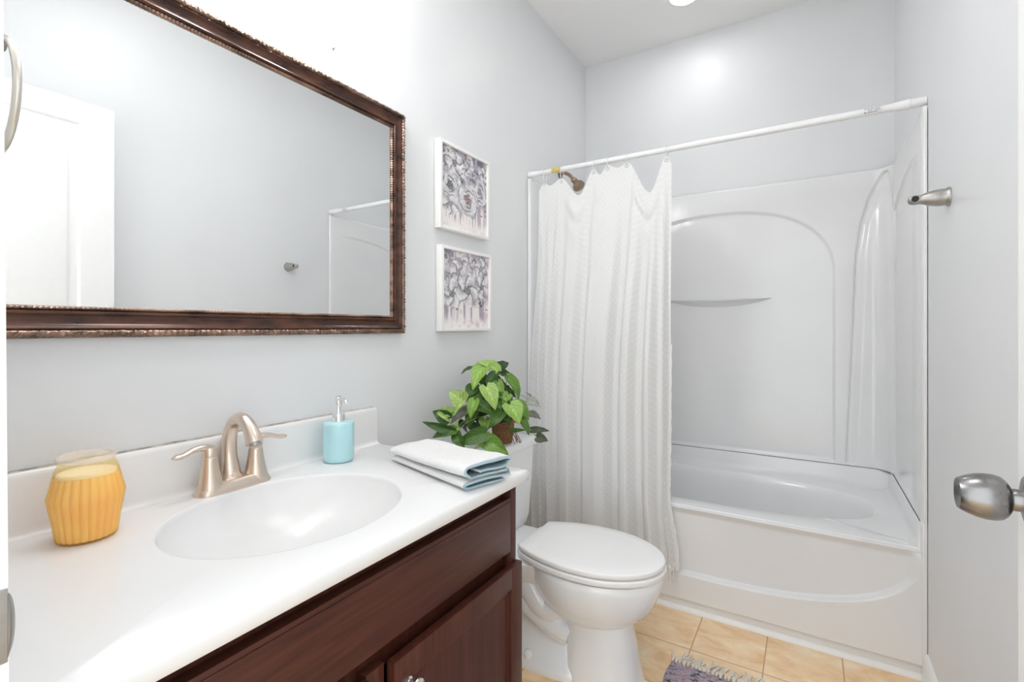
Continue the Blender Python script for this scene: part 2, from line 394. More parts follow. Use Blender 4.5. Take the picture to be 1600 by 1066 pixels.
def obj(name, mb, mats, parent=None, base=None, smooth=35, weld=True, sub=0):
    bm = mb.bm
    if weld: bmesh.ops.remove_doubles(bm, verts=bm.verts, dist=1e-5)
    bmesh.ops.recalc_face_normals(bm, faces=bm.faces)
    b = world_loc(parent) if parent is not None else Vector(base or (0, 0, 0))
    for v in bm.verts: v.co -= b
    me = bpy.data.meshes.new(name); bm.to_mesh(me); bm.free()
    for m in (mats if isinstance(mats, (list, tuple)) else [mats]): me.materials.append(m)
    if smooth:
        me.shade_smooth()
        if smooth < 180: me.set_sharp_from_angle(angle=math.radians(smooth))
    o = bpy.data.objects.new(name, me); COL.objects.link(o)
    if parent is not None: o.parent = parent
    else: o.location = b
    if sub:
        md = o.modifiers.new('subdivision', 'SUBSURF'); md.levels = sub; md.render_levels = sub
    return o

def tag(o, label, cat, group=None):
    o['label'] = label; o['category'] = cat
    if group: o['group'] = group
    return o
def thing(name, loc, label, cat, group=None):
    o = bpy.data.objects.new(name, None); o.empty_display_size = 0.05; COL.objects.link(o); o.location = loc
    return tag(o, label, cat, group)
def struct(o, label=None, cat=None):
    o['kind'] = 'structure'
    if label: o['label'] = label; o['category'] = cat
    return o
def smooth01(x): x = max(0.0, min(1.0, x)); return x * x * (3 - 2 * x)
def lerp(a, b, t): return a + (b - a) * t
def interp(tab, x):
    if x <= tab[0][0]: return tab[0][1]
    for (a, b), (c, d) in zip(tab[:-1], tab[1:]):
        if x <= c: return b + (d - b) * smooth01((x - a) / (c - a))
    return tab[-1][1]
def catmull(pts, n=8):
    P = [Vector(p) for p in pts]; P = [P[0] * 2 - P[1]] + P + [P[-1] * 2 - P[-2]]; out = []
    for i in range(1, len(P) - 2):
        for k in range(n):
            t = k / n; a, b, c, d = P[i - 1:i + 3]
            out.append(0.5 * ((2 * b) + (c - a) * t + (2 * a - 5 * b + 4 * c - d) * t * t + (3 * b - a - 3 * c + d) * t ** 3))
    out.append(P[-2]); return out

# ================================================================== THE ROOM
TH = 0.1
struct(obj('floor', MB().box(-TH, W + TH, -1.2, YB + TH, -0.05, 0), M['tile']), 'beige stone-look floor tile laid in a square grid', 'floor')
struct(obj('ceiling', MB().box(-TH, W + TH, -0.02, YB + TH, H, H + 0.05), M['ceiling']), 'plain off-white ceiling above the bathtub', 'ceiling')
struct(obj('wall_left', MB().box(-TH, 0, -0.02, YB + TH, 0, H), M['wall']), 'pale blue-grey wall carrying the mirror and two pictures', 'wall')
struct(obj('wall_right', MB().box(W, W + TH, -0.02, YB + TH, 0, H), M['wall']), 'pale blue-grey wall with a bare towel bar post', 'wall')
struct(obj('wall_back', MB().box(0, W, YB, YB + TH, 0, H), M['wall']), 'pale blue-grey wall above the bathtub surround', 'wall')
mb = MB().box(0, 0.612, 0.0, 0.118, 0, H).box(1.452, W, 0.0, YF, 0, H).box(0.612, 1.452, 0.0, YF, 2.15, H)
struct(obj('wall_front', mb, M['wall']), 'pale wall end holding the doorway', 'wall')
mb = MB().box(0.612, 0.629, -0.012, YF + 0.0005, 0, 2.135, 0.0015).box(1.4345, 1.452, -0.012, YF + 0.0005, 0, 2.135, 0.0015).box(0.629, 1.4345, -0.012, YF + 0.0005, 2.133, 2.15, 0.0015)
for v in mb.bm.verts:
    if v.co.y > .1 and v.co.x < .7: v.co.y += .0003 - .0063 * (v.co.z - .85)   # the old jamb stands a little out of plumb
frame = struct(obj('trim_1', mb, M['trim']), 'white door jamb at the left edge of the photo', 'door frame')
mb = MB().box(0.6292, 0.6312, 0.070, 0.1240, 0.905, 0.965, 0.0008)
def lip(a, b):
    zz = lerp(-.026, .026, a); q = 1 - (zz / .026) ** 2
    return Vector((.6312 - .004 * b * b, .1240 + .0052 * b * math.sqrt(max(0, q)), .935 + zz))
mb.grid(lip, 24, 6)
obj('strike_plate', mb, M['nickel_dark'], frame)['label'] = 'dark satin metal strike plate'

# tub front shoe moulding and right baseboard
Q = 0.019
def shoe(x):
    return [Vector((x, YT + 0.010, 0.0))] + [Vector((x, YT + 0.010 - Q * math.cos(a), Q * math.sin(a))) for a in [i * PI / 16 for i in range(9)]]
mb = MB().loft([shoe(0.001), shoe(W - 0.001)], True, True, True)
struct(obj('trim_2', mb, M['trim']), 'white quarter-round strip where the tub meets the floor', 'trim')
def bb(y): return [Vector((W, y, 0)), Vector((W - 0.014, y, 0)), Vector((W - 0.014, y, 0.078)), Vector((W - 0.009, y, 0.09)), Vector((W - 0.004, y, 0.096)), Vector((W, y, 0.098))]
struct(obj('baseboard_right', MB().loft([bb(YF), bb(YT - 0.012)], True, True, True), M['trim']), 'white baseboard running up to the tub corner', 'baseboard')
def bl(y): return [Vector((W - p.x, p.y, p.z)) for p in bb(y)]
struct(obj('baseboard_left', MB().loft([bl(1.10), bl(YT - 0.012)], True, True, True), M['trim']), 'white baseboard behind the toilet', 'baseboard')

# small nail left in the wall above the mirror corner
mb = MB().lathe([(0.0045, 0), (0.0045, 0.002), (0.0015, 0.003), (0.0015, 0.008), (0.003, 0.009), (0.002, 0.0105)], (0, 0.94, 1.994), 'x', 12)
tag(obj('wall_nail', mb, M['nickel_dark'], base=(0, 0.94, 1.994)), 'tiny dark nail left in the wall above the mirror corner', 'nail')

# ================================================================== DOOR (open against right wall)
DX, DY0, DY1, DH = 1.426, 0.131, 0.906, 2.122
def door_mesh():
    mb = MB()
    panels = [(DY0 + 0.115, DY1 - 0.115, 1.16, 2.03), (DY0 + 0.115, DY1 - 0.115, 0.22, 1.02)]
    def hgt(y, z):
        for (a, b, c, d) in panels:
            e = min(y - a, b - y, z - c, d - z)
            if e > 0:
                if e < 0.008: return 0.009 * smooth01(e / 0.008)
                if e < 0.030: return 0.009
                if e < 0.046: return 0.009 - 0.006 * smooth01((e - 0.030) / 0.016)
                return 0.003
        return 0
    ys = sorted(set([DY0, DY1] + [p + k for a, b, c, d in panels for p, sg in ((a, 1), (b, -1)) for k in [sg * x for x in (0, .002, .004, .006, .008, .03, .034, .038, .042, .046)]]))
    zs = sorted(set([0.012, DH] + [p + k for a, b, c, d in panels for p, sg in ((c, 1), (d, -1)) for k in [sg * x for x in (0, .002, .004, .006, .008, .03, .034, .038, .042, .046)]]))
    for x0, s in ((DX, 1), (DX + 0.035, -1)):
        V = [[mb.bm.verts.new((x0 + s * hgt(y, z), y, z)) for z in zs] for y in ys]
        for i in range(len(ys) - 1):
            for j in range(len(zs) - 1):
                mb.bm.faces.new((V[i][j], V[i + 1][j], V[i + 1][j + 1], V[i][j + 1]))
    X0, X1 = DX, DX + 0.035
    for q in ([(X0, DY0, .012), (X1, DY0, .012), (X1, DY0, DH), (X0, DY0, DH)], [(X0, DY1, .012), (X1, DY1, .012), (X1, DY1, DH), (X0, DY1, DH)],
              [(X0, DY0, DH), (X1, DY0, DH), (X1, DY1, DH), (X0, DY1, DH)], [(X0, DY0, .012), (X1, DY0, .012), (X1, DY1, .012), (X0, DY1, .012)]):
        mb.bm.faces.new([mb.bm.verts.new(p) for p in q])
    return mb
door = struct(obj('door_1', door_mesh(), M['door'], base=(DX, DY0, 0), smooth=25), 'white panelled door standing open along the right wall', 'door')
KY, KZ = 0.846, 0.962
mb = MB().lathe([(0.033, 0.0), (0.034, 0.003), (0.031, 0.0075), (0.020, 0.010), (0.0135, 0.012)], (DX, KY, KZ), '-x', 40)
rose = obj('knob_rosette', mb, M['steel'], door, smooth=40)
mb = MB().lathe([(0.0135, 0.010), (0.0135, 0.020), (0.0125, 0.0215), (0.0125, 0.0225), (0.0165, 0.0235), (0.0225, 0.027), (0.0268, 0.032), (0.0285, 0.039), (0.0286, 0.047), (0.0270, 0.056), (0.0238, 0.0645), (0.0205, 0.0712), (0.0192, 0.0730), (0.0182, 0.0728), (0.0150, 0.0700), (0.0100, 0.0685), (0.0, 0.0680)], (DX, KY, KZ), '-x', 48, cap1=False)
obj('door_knob', mb, M['steel'], door, smooth=50)['label'] = 'egg-shaped brushed steel knob'
obj('latch_plate', MB().box(DX + 0.006, DX + 0.029, DY1, DY1 + 0.0015, KZ - 0.028, KZ + 0.028, 0.0006).box(DX + 0.011, DX + 0.024, DY1, DY1 + 0.011, KZ - 0.008, KZ + 0.008, 0.002), M['nickel_dark'], door)
for hz in (0.25, 1.07, 1.88):
    obj('hinge', MB().lathe([(0.006, -0.045), (0.006, 0.045)], (DX - 0.004, DY0 - 0.002 + 0.006, hz), 'z', 12), M['nickel_dark'], door)

# ================================================================== VANITY
VY0, VY1 = YF + 0.002, 1.088
van = thing('vanity_cabinet', (0.27, 0.61, 0), 'dark cherry wood vanity cabinet under the white sink top', 'cabinet')
mb = MB().box(0.003, 0.513, VY0, VY0 + .016, 0.10, 0.781).box(0.003, 0.513, VY1 - .016, VY1, 0.10, 0.781).box(0.003, 0.513, VY0 + .016, VY1 - .016, 0.10, 0.116).box(0.003, 0.009, VY0 + .016, VY1 - .016, 0.116, 0.781).box(0.505, 0.513, VY0 + .016, VY1 - .016, 0.55, 0.781).box(0.003, 0.455, VY0 + 0.01, VY1 - 0.002, 0.0, 0.10)
mb.box(0.513, 0.535, 1.060, VY1, 0.10, 0.781, 0.0015).box(0.513, 0.535, VY0, VY0 + 0.03, 0.10, 0.781, 0.0015)
mb.box(0.513, 0.535, 0.585, 0.627, 0.10, 0.575, 0.0015).box(0.513, 0.535, VY0 + .03, 1.06, 0.10, 0.145, 0.0015)
obj('carcass', mb, M['wood_v'], van)
mb = MB().box(0.513, 0.5353, VY0 + 0.03, 1.0602, 0.604, 0.742, 0.0012)
mb.box(0.513, 0.537, VY0 + 0.032, 1.058, 0.607, 0.733, 0.0012)
obj('drawer_front', mb, M['wood_h'], van)
def vdoor(y0, y1, ky):
    z0, z1, xf = 0.155, 0.576, 0.5555; fw = 0.052
    mb = MB()
    mb.box(0.5355, xf, y0, y0 + fw, z0, z1, 0.003).box(0.5355, xf, y1 - fw, y1, z0, z1, 0.003)
    mb.box(0.5355, xf - .0002, y0 + fw - .004, y1 - fw + .004, z0, z0 + fw, 0.003).box(0.5355, xf - .0002, y0 + fw - .004, y1 - fw + .004, z1 - fw, z1, 0.003)
    mb.box(0.5355, xf - 0.006, y0 + fw - .004, y0 + fw + 0.009, z0 + fw, z1 - fw, 0.002).box(0.5355, xf - 0.006, y1 - fw - 0.009, y1 - fw + .004, z0 + fw, z1 - fw, 0.002)
    mb.box(0.5355, xf - 0.006, y0 + fw, y1 - fw, z1 - fw - 0.009, z1 - fw + .004, 0.002).box(0.5355, xf - 0.006, y0 + fw, y1 - fw, z0 + fw - .004, z0 + fw + .009, 0.002)
    mb.box(0.537, xf - 0.010, y0 + fw - 0.002, y1 - fw + 0.002, z0 + fw - 0.002, z1 - fw + 0.002)
    d = obj('door', mb, M['wood_v'], van)
    k = MB().lathe([(0.0085, 0), (0.0085, 0.002), (0.0048, 0.004), (0.0045, 0.014), (0.0065, 0.017), (0.0125, 0.020), (0.0140, 0.0235), (0.0130, 0.0265), (0.0085, 0.0285), (0, 0.029)], (xf, ky, 0.524), 'x', 32, cap1=False)
    obj('door_knob', k, M['chrome'], d)['label'] = 'round polished metal knob'
vdoor(0.632, 1.086, 0.668)
vdoor(VY0 + 0.004, 0.580, 0.545)

# one-piece top with bowl
CX0, CX1, CY0, CY1 = 0.0, 0.571, YF + 0.001, 1.095
BX, BY, AX, AY = 0.288, 0.615, 0.198, 0.232
NS = 240
def rect_pts(x0, x1, y0, y1, z, n=NS):
    out = []; corners = [(x0, y0), (x1, y0), (x1, y1), (x0, y1)]
    for k in range(n):
        a = 2 * PI * k / n; c, s_ = math.cos(a), math.sin(a)
        tx = ((x1 if c > 0 else x0) - BX) / c if abs(c) > 1e-9 else 1e9
        ty = ((y1 if s_ > 0 else y0) - BY) / s_ if abs(s_) > 1e-9 else 1e9
        tt = min(tx, ty); out.append([BX + c * tt, BY + s_ * tt, z])
    for cx, cy in corners:
        k = min(range(n), key=lambda i: (out[i][0] - cx) ** 2 + (out[i][1] - cy) ** 2); out[k][0], out[k][1] = cx, cy
    return [Vector(p) for p in out]
def ell(sx, z, dx=0, front=0):
    out = []
    for k in range(NS):
        a = 2 * PI * k / NS; c, s_ = math.cos(a), math.sin(a)
        r = 1 / math.sqrt((c / (AX * sx)) ** 2 + (s_ / (AY * sx)) ** 2)
        out.append(Vector((BX + dx + c * r, BY + s_ * r, z + front * max(0, c) )))
    return out
top = thing('sink_countertop', (0.285, 0.61, 0.782), 'white one-piece sink top with oval basin on the dark cabinet', 'sink')
zt = COUNTER
loops = [rect_pts(CX0, CX1 - .004, CY0, CY1 - .004, zt - 0.029), rect_pts(CX0, CX1 - .001, CY0, CY1 - .001, zt - 0.027), rect_pts(CX0, CX1, CY0, CY1, zt - 0.010), rect_pts(CX0, CX1 - .0015, CY0, CY1 - .0015, zt - 0.004),
         rect_pts(CX0, CX1 - .006, CY0, CY1 - .006, zt), ell(1.03, zt), ell(1.010, zt - .0003), ell(1.000, zt - .0016)] + [ell(r, zt - .0022 - .1255 * (1 - (r / .9985) ** 2.3) ** .66, -.014 * (1 - r)) for r in (.994, .982, .962, .932, .89, .84, .78, .70, .60, .48, .36, .24, .12)]
mb = MB().loft(loops, True, False, True)
obj('basin_deck', mb, M['marble'], top, smooth=60)
def spl(y):
    P = [(0.0005, zt - .001), (0.034, zt + .0002), (0.028, zt + .0012), (0.0235, zt + .004), (0.0215, zt + .009), (0.0205, zt + .016), (0.020, zt + .104), (0.0185, zt + .110), (0.015, zt + .113), (0.0005, zt + .113)]
    return [Vector((x, y, z)) for x, z in P]
def spl2(y, k): return [Vector((max(.0005, p.x - k) if p.x < .03 else p.x, y, p.z - (k if p.z > zt + .05 else 0))) for p in spl(y)]
mb = MB().loft([spl(CY0), spl(CY1 - .0035), spl2(CY1 - .001, .001), spl2(CY1, .003)], True, True, True)
obj('backsplash', mb, M['marble'], top, smooth=40)
mb = MB().lathe([(0.026, 0.0), (0.026, 0.0015), (0.020, 0.003), (0.018, 0.001), (0.015, 0.001), (0.014, 0.004), (0, 0.005)], (BX - .012, BY, zt - .1272), 'z', 32, cap1=False)
obj('drain', mb, M['chrome'], top)['label'] = 'chrome drain ring and stopper'

def caulk(a, b):
    y = lerp(CY0, CY1 - .006, a); return Vector((.0006 + .0062 * b, y, zt + .113 + (.0020 + .0016 * noise.noise(Vector((y * 22, 0, 0)))) * (1 - b)))
obj('caulk_line', MB().grid(caulk, 120, 3), M['caulk'], top)['label'] = 'aged brownish caulk line'

# ---- faucet
FX, FY = 0.060, 0.620
fa = thing('faucet', (FX, FY, zt), 'brushed nickel two-handle faucet behind the basin', 'faucet')
def stad(hl, hw, z, n=48):
    out = []
    for k in range(n):
        a = 2 * PI * k / n; c, s_ = math.cos(a), math.sin(a)
        out.append(Vector((FX + hw * c, FY + (hl - hw) * (1 if s_ > 0 else -1) * smooth01(abs(s_) * 3) + hw * s_, z)))
    return out
mb = MB().loft([stad(.085, .030, zt), stad(.085, .030, zt + .004), stad(.081, .027, zt + .010), stad(.077, .0235, zt + .018), stad(.072, .020, zt + .022), stad(.066, .015, zt + .0235)], True, True, True)
obj('base_plate', mb, M['nickel'], fa, smooth=50)
for s in (-1, 1):
    py = FY + s * 0.052
    mb = MB().lathe([(.0275, .006), (.0270, .014), (.0245, .022), (.0218, .034), (.0190, .050), (.0166, .066), (.0152, .078), (.0150, .0795), (.0138, .0805), (.0138, .0820), (.0150, .0830), (.0150, .096), (.0135, .1005), (.008, .1025), (0, .103)], (FX, py, zt), 'z', 36, cap1=False)
    h = obj('handle', mb, M['nickel'], fa, smooth=45)
    pts = catmull([(FX, py + s * -.004, zt + .097), (FX, py + s * .012, zt + .1035), (FX + .001, py + s * .034, zt + .103), (FX + .003, py + s * .056, zt + .0955), (FX + .005, py + s * .078, zt + .094)], 6)
    n = len(pts); rad = [lerp(.010, .0085, i / n) if i < n * .5 else lerp(.0085, .0105, (i - n * .5) / (n * .5)) * (1 if i < n - 3 else [1, .85, .55, .2][min(3, i - (n - 4))]) for i in range(n)]
    mb = MB().tube(pts, rad, 16, flat=[lerp(.85, .58, min(1, i / (n * .6))) for i in range(n)])
    obj('lever', mb, M['nickel'], h, smooth=60)
pts = catmull([(FX - .012, FY, zt + .016), (FX - .016, FY, zt + .04), (FX - .020, FY, zt + .08), (FX - .016, FY, zt + .118), (FX + .004, FY, zt + .149), (FX + .034, FY, zt + .158), (FX + .059, FY, zt + .146), (FX + .076, FY, zt + .125), (FX + .084, FY, zt + .110)], 8)
n = len(pts); rad = [interp([(0, .0265), (.10, .0210), (.25, .0168), (.5, .0146), (.75, .0152), (1, .0182)], i / (n - 1)) for i in range(n)]
mb = MB().tube(pts, rad, 28, up=(0, 1, 0))
spout = obj('spout', mb, M['nickel'], fa, smooth=50)
d = (pts[-1] - pts[-2]).normalized()
obj('aerator', MB().tube([pts[-1] - d * .003, pts[-1] + d * .006], [.0125, .0115], 24, up=(0, 1, 0)), M['nickel_dark'], spout)
mb = MB().tube([(FX - .035, FY, zt + .015), (FX - .036, FY, zt + .085)], .0028, 10).lathe([(.003, .082), (.0065, .086), (.0075, .092), (.006, .098), (0, .100)], (FX - .036, FY, zt), 'z', 18, cap1=False)
obj('lift_rod', mb, M['nickel'], fa)

# ---- candle
cx, cy = 0.112, 0.338
ca = thing('jar_candle', (cx, cy, zt), 'amber ribbed glass jar candle near the left end of the counter', 'candle')
mb = MB().lathe([(.0385, .0, 1), (.0405, .004, 1), (.0435, .030, 1), (.0500, .070, 1), (.0508, .0745, 1), (.0500, .079, 1), (.0420, .118, .8), (.0385, .130, .2), (.0380, .134, 0)], (cx, cy, zt + .0005), 'z', 288, cap1=False, flute=24, depth=0.06)
jar = obj('glass_jar', mb, M['amber_glass'], ca, smooth=60)
mb = MB().lathe([(.0380, .134), (.0405, .137), (.0420, .1405), (.0410, .1440), (.0385, .1450), (.0365, .1435), (.0362, .139), (.0362, .132)], (cx, cy, zt + .0005), 'z', 72, cap0=False, cap1=False)
obj('jar_rim', mb, M['rim_glass'], ca, smooth=80)
mb = MB().lathe([(.0375, .004, 1), (.0400, .010, 1), (.0420, .030, 1), (.0483, .070, 1), (.0490, .0745, 1), (.0482, .079, 1), (.0424, .110, .6), (0.042, .111, 0.6)], (cx, cy, zt), 'z', 288, cap0=True, cap1=False, flute=24, depth=0.06)
wax = obj('wax', mb, M['wax'], ca, smooth=60)
mb = MB().lathe([(.0420, .1105), (.0405, .1150), (.037, .1165), (.010, .1155), (0, .1155)], (cx, cy, zt), 'z', 72, cap0=True, cap1=False)
wt = obj('wax_top', mb, M['wax_top'], wax, smooth=60)

# ---- soap dispenser
sx, sy = 0.083, 0.893
so = thing('soap_dispenser', (sx, sy, zt), 'aqua ceramic soap dispenser with chrome pump by the backsplash', 'soap dispenser')
mb = MB().lathe([(.034, 0), (.0375, .0015), (.0402, .006), (.0412, .014), (.0415, .030), (.0415, .096), (.0412, .102), (.0400, .1065), (.0375, .1085), (.022, .1095), (.016, .1095)], (sx, sy, zt + .0004), 'z', 56)
obj('bottle', mb, M['aqua'], so, smooth=50)
mb = MB().lathe([(.0165, .1085), (.0165, .128), (.0158, .1295), (.0068, .130), (.0062, .131), (.0055, .150), (.0078, .1505), (.0082, .152), (.0088, .172), (.0078, .176), (.004, .1785), (0, .179)], (sx, sy, zt), 'z', 32, cap1=False)
pump = obj('pump', mb, M['chrome'], so, smooth=40)
mb = MB().tube(catmull([(sx + .002, sy, zt + .168), (sx + .018, sy - .003, zt + .170), (sx + .034, sy - .006, zt + .168), (sx + .042, sy - .0075, zt + .162)], 5), [.0058] * 8 + [.0052] * 8, 14)
obj('nozzle', mb, M['chrome'], pump)

# ---- folded towel
tw = thing('folded_towel', (0.41, 0.97, zt), 'folded white towel with blue lining on the counter corner', 'towel')
A0 = Vector((0.215, 0.960, zt)); E1 = Vector((0.958, -0.287, 0)).normalized(); E2 = Vector((0.287, 0.958, 0)).normalized()
TL, TW_ = 0.345, 0.128
prof = catmull([(0.118, 0, .0045), (0.07, 0, .0050), (0.02, 0, .0045), (0.006, 0, .0060), (0.0015, 0, .0105), (0.006, 0, .0150), (0.03, 0, .0165), (0.08, 0, .0160), (0.116, 0, .0150), (0.1265, 0, .0165), (0.130, 0, .0205), (0.126, 0, .0240),
                 (0.108, 0, .0250), (0.07, 0, .0245), (0.022, 0, .0235), (0.006, 0, .0260), (-0.001, 0, .0335), (0.006, 0, .0415), (0.025, 0, .0450), (0.07, 0, .0465), (0.108, 0, .0470), (0.124, 0, .0450), (0.1305, 0, .0400), (0.126, 0, .0345), (0.112, 0, .0325), (0.07, 0, .0330), (0.035, 0, .0325)], 5)
prof = [(p.x, p.z) for p in prof]
def towel():
    mb = MB(); bm = mb.bm; n = len(prof); NL = 56; th = .0021
    nr = []
    for i in range(n):
        a, b = prof[max(i - 1, 0)], prof[min(i + 1, n - 1)]; dx, dz = b[0] - a[0], b[1] - a[1]; l = math.hypot(dx, dz) or 1; nr.append((-dz / l, dx / l))
    def P(i, k, side):
        w, h = prof[i]; f = k / NL
        wob = noise.noise(Vector((f * 5, i * .05, 2))) * .006
        ww = w + nr[i][0] * th * side + wob * (h / .047) + .007 * (f - .5) * math.sin(i * .2)
        # the folded end slumps and the back end is pressed flatter
        hh = (h + nr[i][1] * th * side)
        hh *= 1.0 + .26 * smooth01((f - .30) / .70) + .02 * math.sin(f * 9) - .10 * smooth01((.12 - f) / .12)
        hh += noise.noise(Vector((f * 8, w * 30, h * 40))) * .0013 * (h / .03)
        endj = .010 * noise.noise(Vector((i * .11, 7, 0))) * (1 if k == NL else 0) + (-.008 * noise.noise(Vector((i * .13, 3, 5))) if k == 0 else 0)
        off = -.012 * smooth01((.02 - h) / .02) * f
        return A0 + E1 * (f * TL + endj + off) + E2 * (ww) + Vector((0, 0, max(.0006, hh)))
    V = {}
    for s in (1, -1):
        for i in range(n):
            for k in range(NL + 1): V[s, i, k] = bm.verts.new(P(i, k, s))
    for s, mi in ((1, 0), (-1, 1)):
        for i in range(n - 1):
            for k in range(NL):
                f = bm.faces.new((V[s, i, k], V[s, i + 1, k], V[s, i + 1, k + 1], V[s, i, k + 1])); f.material_index = 2 if (mi == 0 and k >= NL - 1) else mi
    for i in range(n - 1):
        for k in (0, NL):
            f = bm.faces.new((V[1, i, k], V[1, i + 1, k], V[-1, i + 1, k], V[-1, i, k])); f.material_index = 2
    for k in range(NL):
        for i in (0, n - 1):
            f = bm.faces.new((V[1, i, k], V[1, i, k + 1], V[-1, i, k + 1], V[-1, i, k])); f.material_index = 0
    return mb
obj('terry_cloth', towel(), [M['towel_white'], M['towel_blue'], M['towel_edge']], tw, smooth=60)

# ================================================================== MIRROR
MY0, MY1, MZ0, MZ1 = 0.150, 1.216, 1.158, 1.896
mi_ = thing('wall_mirror', (0, (MY0 + MY1) / 2, MZ0), 'wide mirror in a carved dark brown frame above the sink', 'mirror')
def sweep_frame(prof, step, fn=None):
    """profile (d inward, h from wall) swept round the rectangle with mitred corners; fn(s, j) gives an extra height"""
    mb = MB(); s0 = 0
    sides = [((MY0, MZ0), (MY1, MZ0)), ((MY1, MZ0), (MY1, MZ1)), ((MY1, MZ1), (MY0, MZ1)), ((MY0, MZ1), (MY0, MZ0))]
    for (a, b) in sides:
        L = math.hypot(b[0] - a[0], b[1] - a[1]); tx, tz = (b[0] - a[0]) / L, (b[1] - a[1]) / L; nx, nz_ = -tz, tx
        n = max(2, int(L / step)) if step else 1
        loops = []
        for k in range(n + 1):
            row = []
            for j, (d, h) in enumerate(prof):
                s = lerp(d, L - d, k / n)
                hh = h + (fn(s0 + s, j) if fn else 0)
                row.append(Vector((hh, a[0] + tx * s + nx * d, a[1] + tz * s + nz_ * d)))
            loops.append(row)
        mb.loft(loops, False); s0 += L
    return mb
FP = [(.0155, .001), (.0155, .020), (.017, .0235), (.0195, .0245), (.022, .0225), (.026, .0195), (.032, .0175), (.038, .018), (.042, .0205), (.0445, .0235), (.047, .0245), (.0495, .0235), (.0515, .020), (.052, .016), (.052, .010)]
obj('frame', sweep_frame(FP, 0), M['frame_brown'], mi_, smooth=25)
def carve(s, j):
    k = 2 * PI / .038
    w = [0, .2, .7, 1, .8, .6, .2, 0][j]
    return w * (.0030 * math.sin(k * s + (j - 3) * .9) * math.cos(k * 2.3 * s - j) + .0024 * math.sin(k * 4.1 * s + j * 1.7))
CP = [(.0, .001), (.0, .014), (.001, .020), (.0045, .025), (.009, .0275), (.0125, .027), (.0155, .0235), (.0160, .018)]
obj('carved_edge', sweep_frame(CP, .0028, carve), M['frame_bronze'], mi_, smooth=70)
def bead(s, j): return [0, .5, 1, 1, .5, 0][j] * .0016 * math.sin(2 * PI * s / .0075 + j * .9)
BP = [(.0515, .014), (.0525, .0185), (.0545, .0200), (.0575, .0195), (.0595, .016), (.060, .011)]
obj('beaded_edge', sweep_frame(BP, .0018, bead), M['frame_bronze'], mi_, smooth=70)
obj('mirror_glass', MB().box(.003, .0135, MY0 + .050, MY1 - .050, MZ0 + .050, MZ1 - .050), M['mirror'], mi_, smooth=0)

